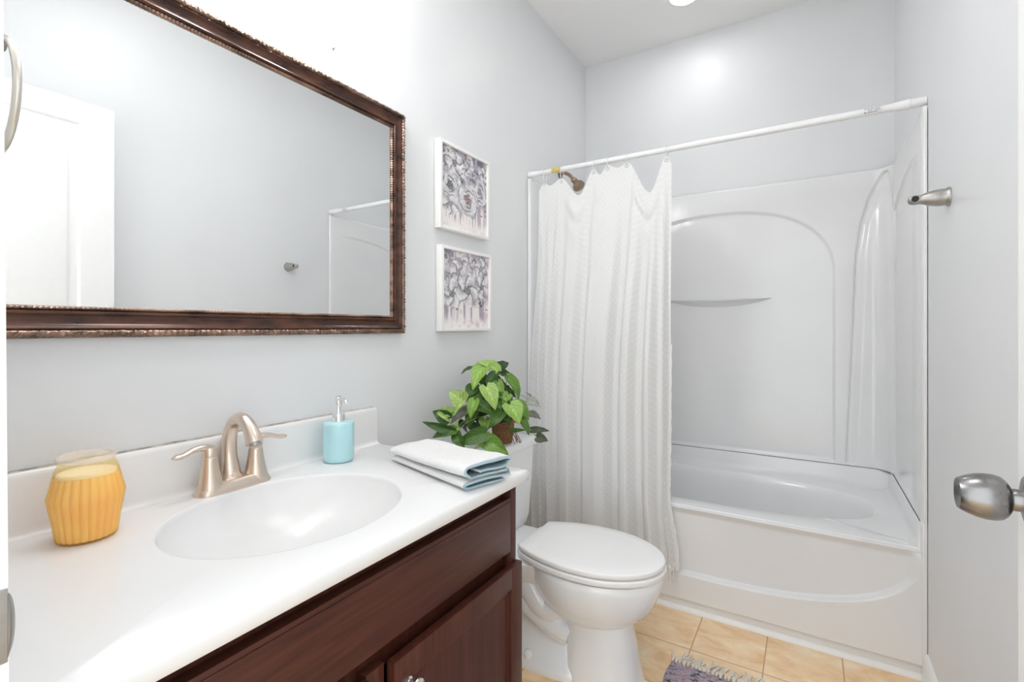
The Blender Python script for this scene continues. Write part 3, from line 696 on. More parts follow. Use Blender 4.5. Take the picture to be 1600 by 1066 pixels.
# ================================================================== PICTURES
def flower_paint(seed, flowers, pale, blush):
    """loose watercolour bouquet: (u, v) in 0..1 -> linear colour"""
    rnd = random.Random(seed); off = Vector((seed * 3.1, seed * 1.7, 0))
    marks = [(rnd.random(), rnd.random() * .75 + .24, rnd.uniform(.014, .040), rnd.random() * PI, rnd.random()) for _ in range(150)]
    def fbm(p): return noise.noise(p) + .5 * noise.noise(p * 2.1) + .25 * noise.noise(p * 4.3)
    def col(u, v):
        p = Vector((u * 3.4, v * 3.4, 0)) + off
        a = fbm(p); b = fbm(p * 2.1 + Vector((9, 4, 1))); g = noise.noise(p * 9)
        uu = u + .020 * noise.noise(p * 3 + Vector((3, 0, 0))) + .008 * noise.noise(p * 9); vv = v + .020 * noise.noise(p * 3 + Vector((0, 7, 0))) + .008 * noise.noise(p * 9 + Vector((5, 5, 0)))
        base = Vector((.84, .80, .79))
        up = smooth01((v - .22) / .22)
        base = base.lerp(Vector((.27, .28, .37)), smooth01((a + .45) / .8) * up * pale)
        base = base.lerp(Vector((.62, .42, .47)), smooth01((b - .02) / .5) * blush)
        base = base.lerp(Vector((.10, .10, .15)), smooth01((fbm(p * 2.9 + Vector((2, 8, 3))) + .08) / .32) * smooth01((v - .34) / .12) * .9 * pale)
        d = noise.noise(Vector((u * 19, v * .9, seed))) + .5 * noise.noise(Vector((u * 47, v * 1.6, seed)))
        m = smooth01((.46 - v) / .12) * smooth01((v - .03 - .18 * abs(noise.noise(Vector((u * 15, 0, seed))))) / .12) * smooth01((d + .12) * 2.0)
        base = base.lerp(Vector((.30, .24, .31)), .82 * m)
        for (lx, ly, r, an, q) in marks:
            dx, dy = uu - lx, vv - ly
            e = ((dx * math.cos(an) + dy * math.sin(an)) / r) ** 2 + ((-dx * math.sin(an) + dy * math.cos(an)) / (r * .38)) ** 2
            if e < 1: base = base.lerp(Vector((.035, .035, .06)) if q < .6 else (Vector((.26, .11, .15)) if q < .75 else Vector((.70, .68, .70))), .9 * (1 - e * e))
        for (fx, fy, r, kind, core) in flowers:
            dx, dy = uu - fx, (vv - fy) * 1.08; rr = math.hypot(dx, dy) / r; an = math.atan2(dy, dx)
            edge = 1 + .07 * math.sin(an * 3 + fx * 20) + .06 * math.sin(an * 5 + fy * 30) + .05 * noise.noise(p * 5)
            q = rr / edge
            if q < 1.05:
                w = 1 - smooth01((q - .93) / .10)
                sh = 0
                if kind == 'rose':
                    # petals wrap round the heart in shells, each with its own dark inner fold
                    ph = q * 3.6 + .16 * math.sin(an * 2 + fx * 31) + .20 * math.sin(an * 3 + q * 5 + fy * 17) + an / (2 * PI)
                    f = ph % 1.0; sh = (1 - f) ** 1.7 * (1.15 - .45 * q) * (.55 + .45 * math.sin(an * 2.0 + ph * 2.1 + 1))
                    sh = max(0, sh) + .12
                else:
                    f = (an / (2 * PI) * 5 + fx * 7 + .22 * math.sin(q * 4 + fy * 8)) % 1.0
                    sh = (1 - f) ** 2.2 * .62 * smooth01((q - .05) / .3) + .18 * (1 - q)
                sh += .30 * smooth01((b + .05) * 1.6) * q + .18 * smooth01((g + .1) * 2)
                pet = Vector((.93, .915, .905)).lerp(Vector((.17, .17, .22)), min(.95, max(0, sh * 1.3)))
                pet = pet.lerp(Vector((.74, .56, .58)), .28 * smooth01((a - .05) * 2) * blush * 2)
                if q < .36: pet = pet.lerp(core, .95 * smooth01((.36 - q) / .12) * (.70 + .30 * math.sin(an * 6 + q * 26)))
                if .88 < q < 1.0: pet = pet.lerp(Vector((.10, .10, .14)), .45 * (.5 + .5 * math.sin(an * 2 + fx * 40)))
                base = base.lerp(pet, w)
        return base * (1 + .05 * g)
    return col
DK = Vector((.03, .03, .05)); BR = Vector((.16, .06, .055)); GY = Vector((.16, .16, .22))
FL1 = [(.60, .87, .10, 'anem', GY), (.92, .83, .11, 'anem', DK), (.52, .80, .10, 'anem', DK), (.28, .82, .18, 'anem', DK), (.84, .57, .18, 'rose', GY), (.20, .31, .17, 'anem', GY), (.19, .52, .21, 'rose', DK), (.56, .42, .25, 'rose', BR)]
FL2 = [(.55, .87, .13, 'anem', Vector((.40, .18, .25))), (.82, .82, .15, 'anem', GY), (.32, .72, .18, 'anem', GY), (.20, .44, .20, 'anem', DK), (.84, .57, .18, 'anem', DK), (.52, .50, .24, 'anem', DK)]
def picture(y0, y1, z0, z1, label, flowers, seed, pale, blush):
    o = thing('framed_picture', (0, (y0 + y1) / 2, z0), label, 'picture', 'white-framed flower pictures beside the mirror')
    D, w = .031, .0125; mb = MB()
    mb.box(.002, D, y0, y0 + w, z0, z1, .0012).box(.002, D, y1 - w, y1, z0, z1, .0012).box(.002, D - .0003, y0 + w - .002, y1 - w + .002, z0, z0 + w, .0012).box(.002, D - .0003, y0 + w - .002, y1 - w + .002, z1 - w, z1, .0012)
    obj('frame', mb, M['pic_frame'], o)
    N = 130; Y0, Y1, Z0, Z1 = y0 + w - .001, y1 - w + .001, z0 + w - .001, z1 - w + .001
    mb = MB().grid(lambda a, b: Vector((.021, lerp(Y0, Y1, a), lerp(Z0, Z1, b))), N, N)
    mb.box(.006, .0205, Y0, Y1, Z0, Z1)
    pr = obj('canvas_print', mb, M['canvas'], o, smooth=0)
    me = pr.data; at = me.color_attributes.new('paint', 'FLOAT_COLOR', 'POINT'); f = flower_paint(seed, flowers, pale, blush); base = world_loc(pr)
    for i, v in enumerate(me.vertices):
        p = v.co + base; c = f((p.y - Y0) / (Y1 - Y0), (p.z - Z0) / (Z1 - Z0)); at.data[i].color = (max(0, c.x), max(0, c.y), max(0, c.z), 1)
    return o
picture(1.390, 1.714, 1.549, 1.880, 'upper white-framed picture of roses with curled grey petals', FL1, 1, .85, .30)
picture(1.398, 1.728, 1.165, 1.487, 'lower white-framed picture of white flowers with dark centres', FL2, 2, .60, .55)

# ================================================================== TOILET
TY = 1.575
to = thing('toilet', (0.30, TY, 0), 'white two-piece toilet between the vanity and the tub', 'toilet')
def egg(xc, ab, af, hw, z, n=64, p=2.0, clip=None, skew=0):
    out = []
    for k in range(n):
        a = 2 * PI * k / n; c, s_ = math.cos(a), math.sin(a)
        cc = math.copysign(abs(c) ** (2 / p), c); ss = math.copysign(abs(s_) ** (2 / p), s_)
        x = xc + (af if c > 0 else ab) * cc; y = TY + hw * ss
        if clip is not None and x < clip: x = clip
        out.append(Vector((x, y, z)))
    return out
mb = MB()
# bowl
mb.loft([egg(.545, .150, .125, .096, .195), egg(.548, .165, .150, .112, .212), egg(.548, .185, .185, .138, .240), egg(.548, .200, .212, .158, .275), egg(.548, .212, .230, .170, .315), egg(.548, .222, .239, .176, .350), egg(.548, .228, .240, .177, .369), egg(.548, .224, .236, .172, .3765),
         egg(.548, .17, .18, .12, .3765)], True, True, True)
# front column
mb.loft([egg(.585, .122, .140, .112, 0, p=2.6), egg(.585, .120, .136, .110, .012, p=2.6), egg(.582, .112, .124, .102, .07, p=2.6), egg(.580, .108, .118, .098, .13, p=2.6), egg(.575, .108, .114, .096, .175, p=2.5), egg(.560, .125, .125, .098, .215, p=2.3)], True, True, True)
# deck under tank
mb.loft([egg(.20, .16, .20, .095, .250, p=3.5), egg(.20, .175, .22, .125, .310, p=3.5), egg(.20, .178, .23, .150, .345, p=3.5), egg(.20, .178, .23, .152, .366, p=3.5), egg(.20, .172, .22, .146, .372, p=3.5)], True, True, True)
# rear foot
mb.loft([egg(.33, .215, .25, .118, 0, p=3.2), egg(.33, .215, .25, .118, .018, p=3.2), egg(.33, .208, .24, .112, .030, p=3.2), egg(.33, .20, .22, .094, .042, p=3), egg(.33, .18, .20, .075, .10, p=2.6), egg(.32, .15, .18, .060, .20, p=2.4), egg(.30, .15, .18, .06, .27, p=2.4)], True, True, True)
bowl = obj('bowl', mb, M['porcelain'], to, smooth=40)
for s in (-1, 1):
    mb = MB()
    yy = TY + s * .045
    mb.tube(catmull([(.47, yy, .225), (.40, yy + s * .012, .205), (.345, yy + s * .018, .26), (.29, yy + s * .018, .30), (.23, yy + s * .01, .30)], 8), .048, 20)
    mb.tube(catmull([(.49, yy, .13), (.41, yy + s * .006, .155), (.33, yy + s * .010, .20), (.25, yy + s * .010, .245), (.19, yy, .20), (.17, yy, .10), (.18, yy, .02)], 8), .044, 20)
    obj('trapway', mb, M['porcelain'], bowl, smooth=60)
    mb = MB().lathe([(.017, .0), (.017, .010), (.0155, .016), (.011, .0215), (.005, .0235), (0, .024)], (.352, TY + s * .098, .030), 'z', 24, cap1=False)
    obj('bolt_cap', mb, M['seat_plastic'], bowl)
def plate(xc, ab, af, hw, z0, z1, clip, r=.006):
    return [egg(xc, ab - r, af - r, hw - r, z0, clip=clip + r, n=96), egg(xc, ab - .3 * r, af - .3 * r, hw - .3 * r, z0 + .3 * r, clip=clip + .3 * r, n=96), egg(xc, ab, af, hw, z0 + r, clip=clip, n=96), egg(xc, ab, af, hw, z1 - r, clip=clip, n=96),
            egg(xc, ab - .3 * r, af - .3 * r, hw - .3 * r, z1 - .3 * r, clip=clip + .3 * r, n=96), egg(xc, ab - r, af - r, hw - r, z1, clip=clip + r, n=96)]
mb = MB().loft(plate(.550, .30, .248, .180, .3830, .4020, .315, .0035), True, True, True)
obj('seat', mb, M['seat_plastic'], to, smooth=50)
L = plate(.548, .30, .246, .179, .4062, .4240, .322, .0045)
L += [[Vector((lerp(.54, p.x, k), lerp(TY, p.y, k), .424 + .005 * (1 - k * k))) for p in L[-1]] for k in (.8, .55, .25)]
mb = MB().loft(L, True, True, True)
lid = obj('lid', mb, M['seat_plastic'], to, smooth=50)
for s in (-1, 1):
    obj('hinge', MB().lathe([(.011, -.016), (.0125, -.013), (.0125, .013), (.011, .016)], (.312, TY + s * .07, .400), 'y', 20), M['seat_plastic'], lid)
def rr(x0, x1, y0, y1, z, r, n=8):
    out = []
    for (cx_, cy_, a0) in ((x1 - r, y1 - r, 0), (x0 + r, y1 - r, PI / 2), (x0 + r, y0 + r, PI), (x1 - r, y0 + r, 1.5 * PI)):
        for k in range(n + 1):
            a = a0 + PI / 2 * k / n; out.append(Vector((cx_ + r * math.cos(a), cy_ + r * math.sin(a), z)))
    return out
def front_bow(loop, x1, amt):
    return [Vector((p.x + amt * smooth01((p.x - .12) / .09) * (1 - ((p.y - TY) / .21) ** 2), p.y, p.z)) for p in loop]
mb = MB().loft([front_bow(rr(.03, .190, TY - .155, TY + .155, .372, .03), .19, .0), front_bow(rr(.024, .200, TY - .180, TY + .180, .385, .03), .2, .0), front_bow(rr(.018, .206, TY - .186, TY + .186, .42, .03), .206, .006), front_bow(rr(.012, .214, TY - .198, TY + .198, .60, .03), .21, .008), front_bow(rr(.010, .217, TY - .203, TY + .203, .698, .03), .21, .008)], True, True, True)
obj('tank', mb, M['porcelain'], to, smooth=45)
mb = MB().loft([front_bow(rr(.006, .222, TY - .209, TY + .209, .697, .026), .22, .008), front_bow(rr(.004, .228, TY - .214, TY + .214, .701, .026), .22, .008), front_bow(rr(.004, .229, TY - .2145, TY + .2145, .722, .026), .22, .008), front_bow(rr(.006, .227, TY - .212, TY + .212, .728, .026), .22, .008), front_bow(rr(.010, .220, TY - .206, TY + .206, .7315, .026), .22, .008), front_bow(rr(.03, .195, TY - .18, TY + .18, .733, .026), .22, .008)], True, True, True)
obj('tank_lid', mb, M['porcelain'], to, smooth=45)
mb = MB().lathe([(.014, 0), (.014, .006), (.008, .010), (.007, .016)], (.224, TY - .15, .655), 'x', 20).tube([(.236, TY - .15, .655), (.238, TY - .12, .652), (.238, TY - .085, .648)], [.006, .006, .007], 12)
obj('flush_lever', mb, M['chrome'], to)

# ================================================================== PLANT
LID = .7335
px_, py_ = 0.175, 1.590
pl = thing('potted_pothos', (px_, py_, LID), 'bushy green trailing pothos in a brown woven pot on the tank', 'plant')
mb = MB().lathe([(.033, 0), (.036, .002), (.041, .03), (.046, .085), (.048, .09), (.046, .094), (.042, .093), (.041, .085), (0, .080)], (px_, py_, LID), 'z', 48, cap1=False)
obj('woven_pot', mb, M['basket'], pl, smooth=50)
rnd = random.Random(5)
mb = MB()
for k in range(7):
    a = rnd.uniform(-1.2, .6); r0 = rnd.uniform(.034, .045)
    s0 = Vector((px_ + .043 * math.cos(a), py_ + .043 * math.sin(a), LID + .045))
    mb.tube(catmull([s0, s0 + Vector((.012 * math.cos(a), .012 * math.sin(a), -.012)), s0 + Vector((.025 * math.cos(a) + rnd.uniform(-.01, .01), .025 * math.sin(a) + rnd.uniform(-.01, .02), -.0415))], 5), .0014, 6)
obj('root_fringe', mb, M['basket'], pl)['kind'] = 'stuff'
LEAVES = [(0.143,1.518,1.032,0.143,1.436,0.961,0.064,2.2),(0.171,1.559,1.009,0.121,1.505,1.05,0.055,2.7),(0.157,1.574,1.011,0.169,1.64,1.043,0.043,0),(0.176,1.573,1,0.2,1.624,0.984,0.037,0),(0.096,1.513,1.023,0.077,1.455,1.009,0.023,0.2),(0.201,1.577,0.986,0.243,1.603,0.902,0.059,1.2),(0.191,1.454,0.963,0.241,1.437,0.894,0.061,2.6),(0.204,1.509,0.977,0.229,1.501,0.915,0.034,1.6),(0.187,1.521,1.005,0.18,1.47,0.96,0.038,0.2),(0.135,1.385,0.914,0.103,1.353,0.95,0.065,3),(0.122,1.353,0.877,0.155,1.373,0.924,0.022,3),(0.12,1.34,0.879,0.084,1.306,0.891,0.034,2.6),(0.119,1.328,0.86,0.073,1.3,0.886,0.046,0.3),(0.097,1.302,0.883,0.134,1.325,0.849,0.014,3),(0.137,1.327,0.819,0.043,1.281,0.849,0.03,0.4),(0.167,1.415,0.918,0.171,1.383,0.863,0.04,1.8),(0.155,1.432,0.913,0.22,1.448,0.87,0.052,0.7),(0.13,1.463,0.958,0.122,1.423,0.921,0.045,0.4),(0.274,1.481,0.901,0.323,1.464,0.847,0.069,2.2),(0.248,1.512,0.934,0.247,1.476,0.907,0.034,1.7),(0.257,1.541,0.894,0.312,1.551,0.846,0.057,1.1),(0.282,1.533,0.85,0.324,1.535,0.793,0.034,0.9),(0.235,1.481,0.874,0.213,1.432,0.821,0.046,0.7),(0.237,1.705,0.882,0.215,1.715,0.916,0.023,4),(0.235,1.68,0.883,0.269,1.724,0.864,0.049,5),(0.255,1.657,0.838,0.292,1.68,0.824,0.036,4),(0.289,1.608,0.789,0.347,1.643,0.789,0.025,6),(0.323,1.593,0.769,0.361,1.605,0.76,0.036,6),(0.233,1.386,0.812,0.162,1.319,0.782,0.053,0.6),(0.148,1.334,0.809,0.185,1.327,0.767,0.039,0.8),(0.233,1.386,0.791,0.311,1.404,0.749,0.058,1.5),(0.143,1.331,0.823,0.079,1.291,0.801,0.037,0.7),(0.137,1.339,0.844,0.161,1.342,0.809,0.018,2.7),(0.116,1.502,0.858,0.141,1.494,0.82,0.042,0),(0.129,1.51,0.808,0.127,1.461,0.786,0.042,0),(0.098,1.444,0.828,0.094,1.418,0.813,0.034,0),(0.108,1.474,0.82,0.158,1.457,0.794,0.034,0.3),(0.114,1.453,0.873,0.081,1.387,0.835,0.042,4),(0.098,1.444,0.828,0.119,1.433,0.794,0.019,4),(0.151,1.547,0.867,0.123,1.506,0.839,0.043,0),(0.198,1.575,0.956,0.192,1.548,0.924,0.035,0.2),(0.133,1.512,0.916,0.121,1.482,0.942,0.042,0.1),(0.095,1.466,0.938,0.127,1.461,0.911,0.038,0.6),(0.23,1.56,0.791,0.284,1.581,0.795,0.015,0.8),(0.158,1.551,0.984,0.193,1.561,0.958,0.035,0.1),(0.127,1.461,0.922,0.116,1.42,0.93,0.038,0.5),(0.265,1.546,0.828,0.256,1.54,0.829,0.009,1),(0.233,1.374,0.779,0.212,1.344,0.762,0.011,2.6),(0.21,1.395,0.818,0.228,1.394,0.81,0.012,2.6),(0.211,1.548,0.841,0.198,1.505,0.828,0.038,0.3),(0.123,1.506,0.99,0.161,1.505,0.953,0.046,0.5),(0.202,1.554,0.92,0.239,1.553,0.896,0.039,0.3)]
# fuller heart of the plant: more leaves between the big ones
rl = random.Random(21)
for k in range(34):
    th, ph = rl.uniform(-2.6, .7), rl.uniform(-.35, 1.25)
    rr_ = rl.uniform(.65, 1.0); d = Vector((math.cos(th) * math.cos(ph), math.sin(th) * math.cos(ph), math.sin(ph)))
    a = Vector((px_ - .01, py_ - .055, LID + .135)) + Vector((d.x * .062, d.y * .105, d.z * .120)) * rr_
    a.x = max(.03, a.x); tdir = (d * .6 + Vector((rl.uniform(-.4, .4), rl.uniform(-.5, .4), -.75))).normalized()
    b = a + tdir * rl.uniform(.04, .062)
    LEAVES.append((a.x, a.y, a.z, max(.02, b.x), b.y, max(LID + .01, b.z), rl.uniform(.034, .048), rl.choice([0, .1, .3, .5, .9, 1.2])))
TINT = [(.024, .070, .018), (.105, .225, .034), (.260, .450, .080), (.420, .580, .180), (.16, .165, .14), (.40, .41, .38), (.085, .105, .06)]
mb = MB(); uvl = mb.bm.loops.layers.uv.verify(); tl = mb.bm.verts.layers.float_color.new('tint')
stems = MB()
pc = Vector((px_ - .02, py_ - .03, LID + .07))
for (ax_, ay_, az_, bx_, by_, bz_, wd, ti) in LEAVES:
    a, b = Vector((ax_, ay_, az_)), Vector((bx_, by_, bz_)); ax3 = b - a; ln = ax3.length * 1.06; ax3.normalize(); wd *= 1.10
    out = (a + b) / 2 - pc; out.normalize()
    nrm = out * .7 + Vector((.45, -.55, .35)) + Vector((rnd.uniform(-.2, .2), rnd.uniform(-.2, .2), rnd.uniform(-.15, .15)))
    nrm -= ax3 * nrm.dot(ax3); nrm.normalize(); side = ax3.cross(nrm)
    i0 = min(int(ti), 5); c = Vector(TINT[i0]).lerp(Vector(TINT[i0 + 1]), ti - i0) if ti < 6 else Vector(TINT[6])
    NU, NV = 12, 8
    V = []
    for i in range(NU + 1):
        u = i / NU
        wprof = (math.sin(PI * min(1, u * .92 + .08) ** .62) ** .8) * (1 - .12 * u) if u < 1 else 0.0
        if i == 0: wprof = .30
        row = []
        for j in range(NV + 1):
            v = j / NV * 2 - 1
            hw = wd * .5 * max(.0, wprof)
            lobe = -.16 * ln * abs(v) ** 1.3 * smooth01((.28 - u) / .28)
            p = a + ax3 * (ln * u + lobe) + side * (hw * v)
            p += nrm * (hw * .36 * abs(v) ** 1.2 + .10 * ln * math.sin(PI * u) - .10 * ln * u * u + .0015 * math.sin(u * 16 + v * 3))
            p.x = max(p.x, .006)
            if p.z < LID + .002 and p.x < .245 and p.y > 1.355: p.z = LID + .002
            vv = mb.bm.verts.new(p)
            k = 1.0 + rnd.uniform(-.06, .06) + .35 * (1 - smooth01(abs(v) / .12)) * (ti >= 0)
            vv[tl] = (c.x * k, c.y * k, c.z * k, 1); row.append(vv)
        V.append(row)
    for i in range(NU):
        for j in range(NV):
            f = mb.bm.faces.new((V[i][j], V[i + 1][j], V[i + 1][j + 1], V[i][j + 1]))
            for lp, (ii, jj) in zip(f.loops, ((i, j), (i + 1, j), (i + 1, j + 1), (i, j + 1))): lp[uvl].uv = (ii / NU, jj / NV * 2 - 1)
    root = Vector((px_ + rnd.uniform(-.02, .02), py_ + rnd.uniform(-.02, .02), LID + .085))
    mid = root.lerp(a, .5) + Vector((0, 0, .03 + .04 * rnd.random())); mid.z = max(mid.z, LID + .02)
    stems.tube(catmull([root, mid, a], 6), .0013, 6)
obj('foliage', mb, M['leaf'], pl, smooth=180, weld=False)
obj('stems', stems, M['stem'], pl)

# ================================================================== TUB
tub = thing('bathtub', (W / 2, 2.45, 0), 'white acrylic alcove bathtub with a curved apron', 'bathtub')
TX0, TX1, TYB, RIM = .0185, W - .0165, 2.801, .438
TBX, TBY, TAX, TAY = W / 2, 2.462, .655, .268
NT_ = 320
def _rects():
    info = []
    x0, x1, y0, y1 = TX0, TX1, YT, TYB
    for k in range(NT_):
        a = 2 * PI * k / NT_; c, s_ = math.cos(a), math.sin(a)
        tx = ((x1 if c > 0 else x0) - TBX) / c if abs(c) > 1e-9 else 1e9
        ty = ((y1 if s_ > 0 else y0) - TBY) / s_ if abs(s_) > 1e-9 else 1e9
        m = min(tx, ty); info.append([TBX + c * m, TBY + s_ * m, ty < tx and s_ < 0])
    for cx_, cy_ in ((x0, y0), (x1, y0), (x1, y1), (x0, y1)):
        k = min(range(NT_), key=lambda i: (info[i][0] - cx_) ** 2 + (info[i][1] - cy_) ** 2); info[k] = [cx_, cy_, cy_ == y0]
    return info
TRI = _rects()
def trect(ins, zwall, zfront):
    f = min(ins, .03)
    return [Vector((min(max(x, TX0 + ins), TX1 - ins), min(max(y, YT + f), TYB - ins), zfront if fr else zwall)) for x, y, fr in TRI]
def tsup(sx, sy, z, p=2.5, dx=0):
    out = []
    for k in range(NT_):
        a = 2 * PI * k / NT_
        # direction angle must match trect's ray angle
        c, s_ = math.cos(a), math.sin(a)
        r = (abs(c / (TAX * sx)) ** p + abs(s_ / (TAY * sy)) ** p) ** (-1 / p)
        out.append(Vector((TBX + dx + c * r, TBY + s_ * r, z)))
    return out
loops = [trect(0, .522, RIM - .012), trect(.003, .5205, RIM - .004), trect(.006, .515, RIM - .001), trect(.010, .470, RIM), trect(.016, .452, RIM), trect(.030, .444, RIM), tsup(1.02, 1.04, RIM + .001), tsup(1.0, 1.0, RIM - .003), tsup(.985, .975, RIM - .012), tsup(.965, .945, RIM - .035), tsup(.93, .90, RIM - .10),
         tsup(.88, .84, RIM - .20), tsup(.83, .78, RIM - .28), tsup(.77, .68, RIM - .325), tsup(.66, .5, RIM - .345), tsup(.4, .3, RIM - .352), tsup(.1, .08, RIM - .354)]
obj('basin', MB().loft(loops, True, False, True), M['acrylic'], tub, smooth=50)
def apron(a, b):
    x = lerp(.002, W - .002, a); z = lerp(.043, RIM - .004, b)
    dx = abs(x - W / 2) / .745
    arc = .445 - .287 * (max(0, 1 - dx ** 2.7)) ** (1 / 2.7) if dx < 1 else 9
    # the panel above the arc is pressed in; the step is a sloping ledge
    k = smooth01((z - (arc - .007)) / .014) if dx < 1 else 0
    k *= smooth01((1 - dx) / .05)
    top = smooth01((z - (RIM - .040)) / .030)
    y = YT - .012 + .022 * k * (1 - top) + .010 * top
    y += .010 * smooth01((.052 - z) / .008)
    return Vector((x, y + .004, z))
mb = MB().grid(apron, 260, 150)
obj('apron', mb, M['acrylic'], tub, smooth=60)
mb = MB().box(.001, W - .001, YT + .004, YT + .02, 0.0, .046, .001)
obj('apron_skirt', mb, M['acrylic'], tub)
mb = MB().lathe([(.028, 0), (.030, .002), (.026, .006), (.010, .008), (0, .008)], (TBX - .50, TBY, RIM - .347), 'z', 28, cap1=False)
obj('tub_drain', mb, M['bronze'], tub)

# ================================================================== SURROUND
su = thing('tub_surround', (W / 2, 2.45, .522), 'glossy white three-wall bath surround with moulded arches', 'shower surround')
SZ0, SZ1, RC = .525, 1.915, .075
SX0, SX1, SYB = .017, W - .015, 2.803
path = []   # (x, y, nx, ny, tag, coordinate)
path += [(0.001, YT - .010, 0, -1, 'e', 0), (0.006, YT - .011, 0, -1, 'e', 0), (0.012, YT - .009, -.3, -.9, 'e', 0), (0.016, YT - .003, -.8, -.5, 'e', 0), (SX0, YT + .008, 1, 0, 'e', 0)]
def seg(p, q, nrm, tg, n):
    for k in range(1, n + 1):
        t_ = k / n; path.append((lerp(p[0], q[0], t_), lerp(p[1], q[1], t_), nrm[0], nrm[1], tg, 0))
seg((SX0, YT + .008), (SX0, SYB - RC), (1, 0), 'l', 110)
for k in range(1, 20):
    a = PI - PI / 2 * k / 20; path.append((SX0 + RC + RC * math.cos(a), SYB - RC + RC * math.sin(a), -math.cos(a), -math.sin(a), 'cl', 0))
path.append((SX0 + RC, SYB, 0, -1, 'b', 0)); seg((SX0 + RC, SYB), (SX1 - RC, SYB), (0, -1), 'b', 260)
for k in range(1, 20):
    a = PI / 2 - PI / 2 * k / 20; path.append((SX1 - RC + RC * math.cos(a), SYB - RC + RC * math.sin(a), -math.cos(a), -math.sin(a), 'cr', 0))
path.append((SX1, SYB - RC, -1, 0, 'r', 0)); seg((SX1, SYB - RC), (SX1, YT + .008), (-1, 0), 'r', 110)
path += [(W - .014, YT - .003, .8, -.5, 'e', 0), (W - .011, YT - .009, .3, -.9, 'e', 0), (W - .006, YT - .011, 0, -1, 'e', 0), (W - .001, YT - .010, 0, -1, 'e', 0)]
S = [0]
for p, q in zip(path[:-1], path[1:]): S.append(S[-1] + math.hypot(q[0] - p[0], q[1] - p[1]))
idx_l = [i for i, p in enumerate(path) if p[4] == 'cl']; idx_r = [i for i, p in enumerate(path) if p[4] == 'cr']
SL, SR = S[idx_l[len(idx_l) // 2]], S[idx_r[len(idx_r) // 2]]
def arch(d, z, hw, spring, topz, p=2.4):
    """signed inside measure of an arch, in metres-ish"""
    if z < spring: return min(hw - abs(d), z - (SZ0 + .012))
    q = (abs(d / hw) ** p + ((z - spring) / (topz - spring)) ** p) ** (1 / p)
    return (1 - q) * min(hw, topz - spring) * 1.0
WC = [(.53, .155), (1.2, .128), (1.518, .117), (1.667, .098), (1.769, .073), (1.825, .049), (1.889, .018), (1.905, -.05)]
def wc(z):
    for (a, b), (c, d) in zip(WC[:-1], WC[1:]):
        if z <= c: return b + (d - b) * max(0, z - a) / (c - a)
    return -.05
def side_top(y): return 1.79 - .1 * (max(0, y - 2.25) / .50) ** 2.6 - 9 * max(0, y - 2.76)
def disp(i, z):
    x, y, nx, ny, tg, _ = path[i]; s = S[i]; d = 0
    if tg == 'e': return 0
    if tg == 'b':
        e = arch(x - W / 2, z, .530, 1.43, 1.785)
        d -= .009 * smooth01((e + .004) / .009)
    if tg in 'lr':
        e = side_top(y) - z
        d -= .008 * smooth01((e + .004) / .009) * smooth01((y - 2.14) / .22) * smooth01((z - SZ0 - .004) / .03)
    for sc_, sg in ((SL, 1), (SR, -1)):
        side = (s - sc_) * sg                                   # > 0 towards the middle of the back wall
        e = wc(z) * (1 if side > 0 else .45) - abs(s - sc_)
        if abs(s - sc_) < .20 and z > SZ0 + .01: d += -.011 * smooth01((e + .004) / .008) + .012 * smooth01((e - .010) / .035)
    return d
NZ = 230
bm_mb = MB(); rows = []
zs = [lerp(SZ0, SZ1 - .012, k / NZ) for k in range(NZ + 1)]
for i, p in enumerate(path):
    row = []
    for z in zs:
        d = disp(i, z); row.append(Vector((min(max(p[0] + p[2] * d, .002), W - .002), min(p[1] + p[3] * d, YB - .003), z)))
    # rounded flange at the top, turning back to the wall
    if p[4] != 'e':
        for b, h in ((.001, .005), (.005, .010), (.009, .012), (.0145, .0125)): row.append(Vector((p[0] - p[2] * b, p[1] - p[3] * b, SZ1 - .012 + h)))
    else:
        for h in (.005, .010, .012, .0125): row.append(Vector((p[0], p[1] + .002, SZ1 - .012 + h)))
    rows.append(row)
bm_mb.loft(rows, False)
obj('wall_panels', bm_mb, M['acrylic'], su, smooth=50)
cl_ = [[Vector((p[0] - p[2] * b, p[1] - p[3] * b, z)) for b, z in ((.0005, .5215), (-.0006, .5225), (-.0006, .5245), (.0005, .5255))] for p in path if p[4] in ('b', 'cl', 'cr')]
obj('seam_caulk', MB().loft(cl_, False), M['seam'], su)['label'] = 'thin grey seam line above the tub'
# front return strips running down beside the tub apron
for xa, xb in ((.001, .016), (W - .015, W - .001)):
    obj('edge_strip', MB().box(xa, xb, YT - .011, YT + .012, .002, SZ0 + .002, .003), M['acrylic'], su)
for xa, xb in ((.008, .0195), (W - .0175, W - .006)):
    obj('corner_return', MB().box(xa, xb, YT - .002, YT + .02, RIM - .012, SZ0 + .001, .003), M['acrylic'], su)
# moulded soap ledge
def ledge(a, b):
    x = lerp(W / 2 - .265, W / 2 + .265, a); q = max(0, 1 - (abs(x - W / 2) / .265) ** 2.2)
    prof_ = [(-.004, 0), (.036, .0), (.040, -.003), (.038, -.008), (.018, -.022), (.002, -.040), (-.004, -.044)]
    k = b * (len(prof_) - 1); i = min(int(k), len(prof_) - 2); f = k - i
    u, v = lerp(prof_[i][0], prof_[i + 1][0], f), lerp(prof_[i][1], prof_[i + 1][1], f)
    return Vector((x, SYB + .009 - max(u, -.004) * (q ** .6) , 1.330 + v * q))
mb = MB().grid(ledge, 80, 24)
obj('soap_ledge', mb, M['acrylic'], su, smooth=60)

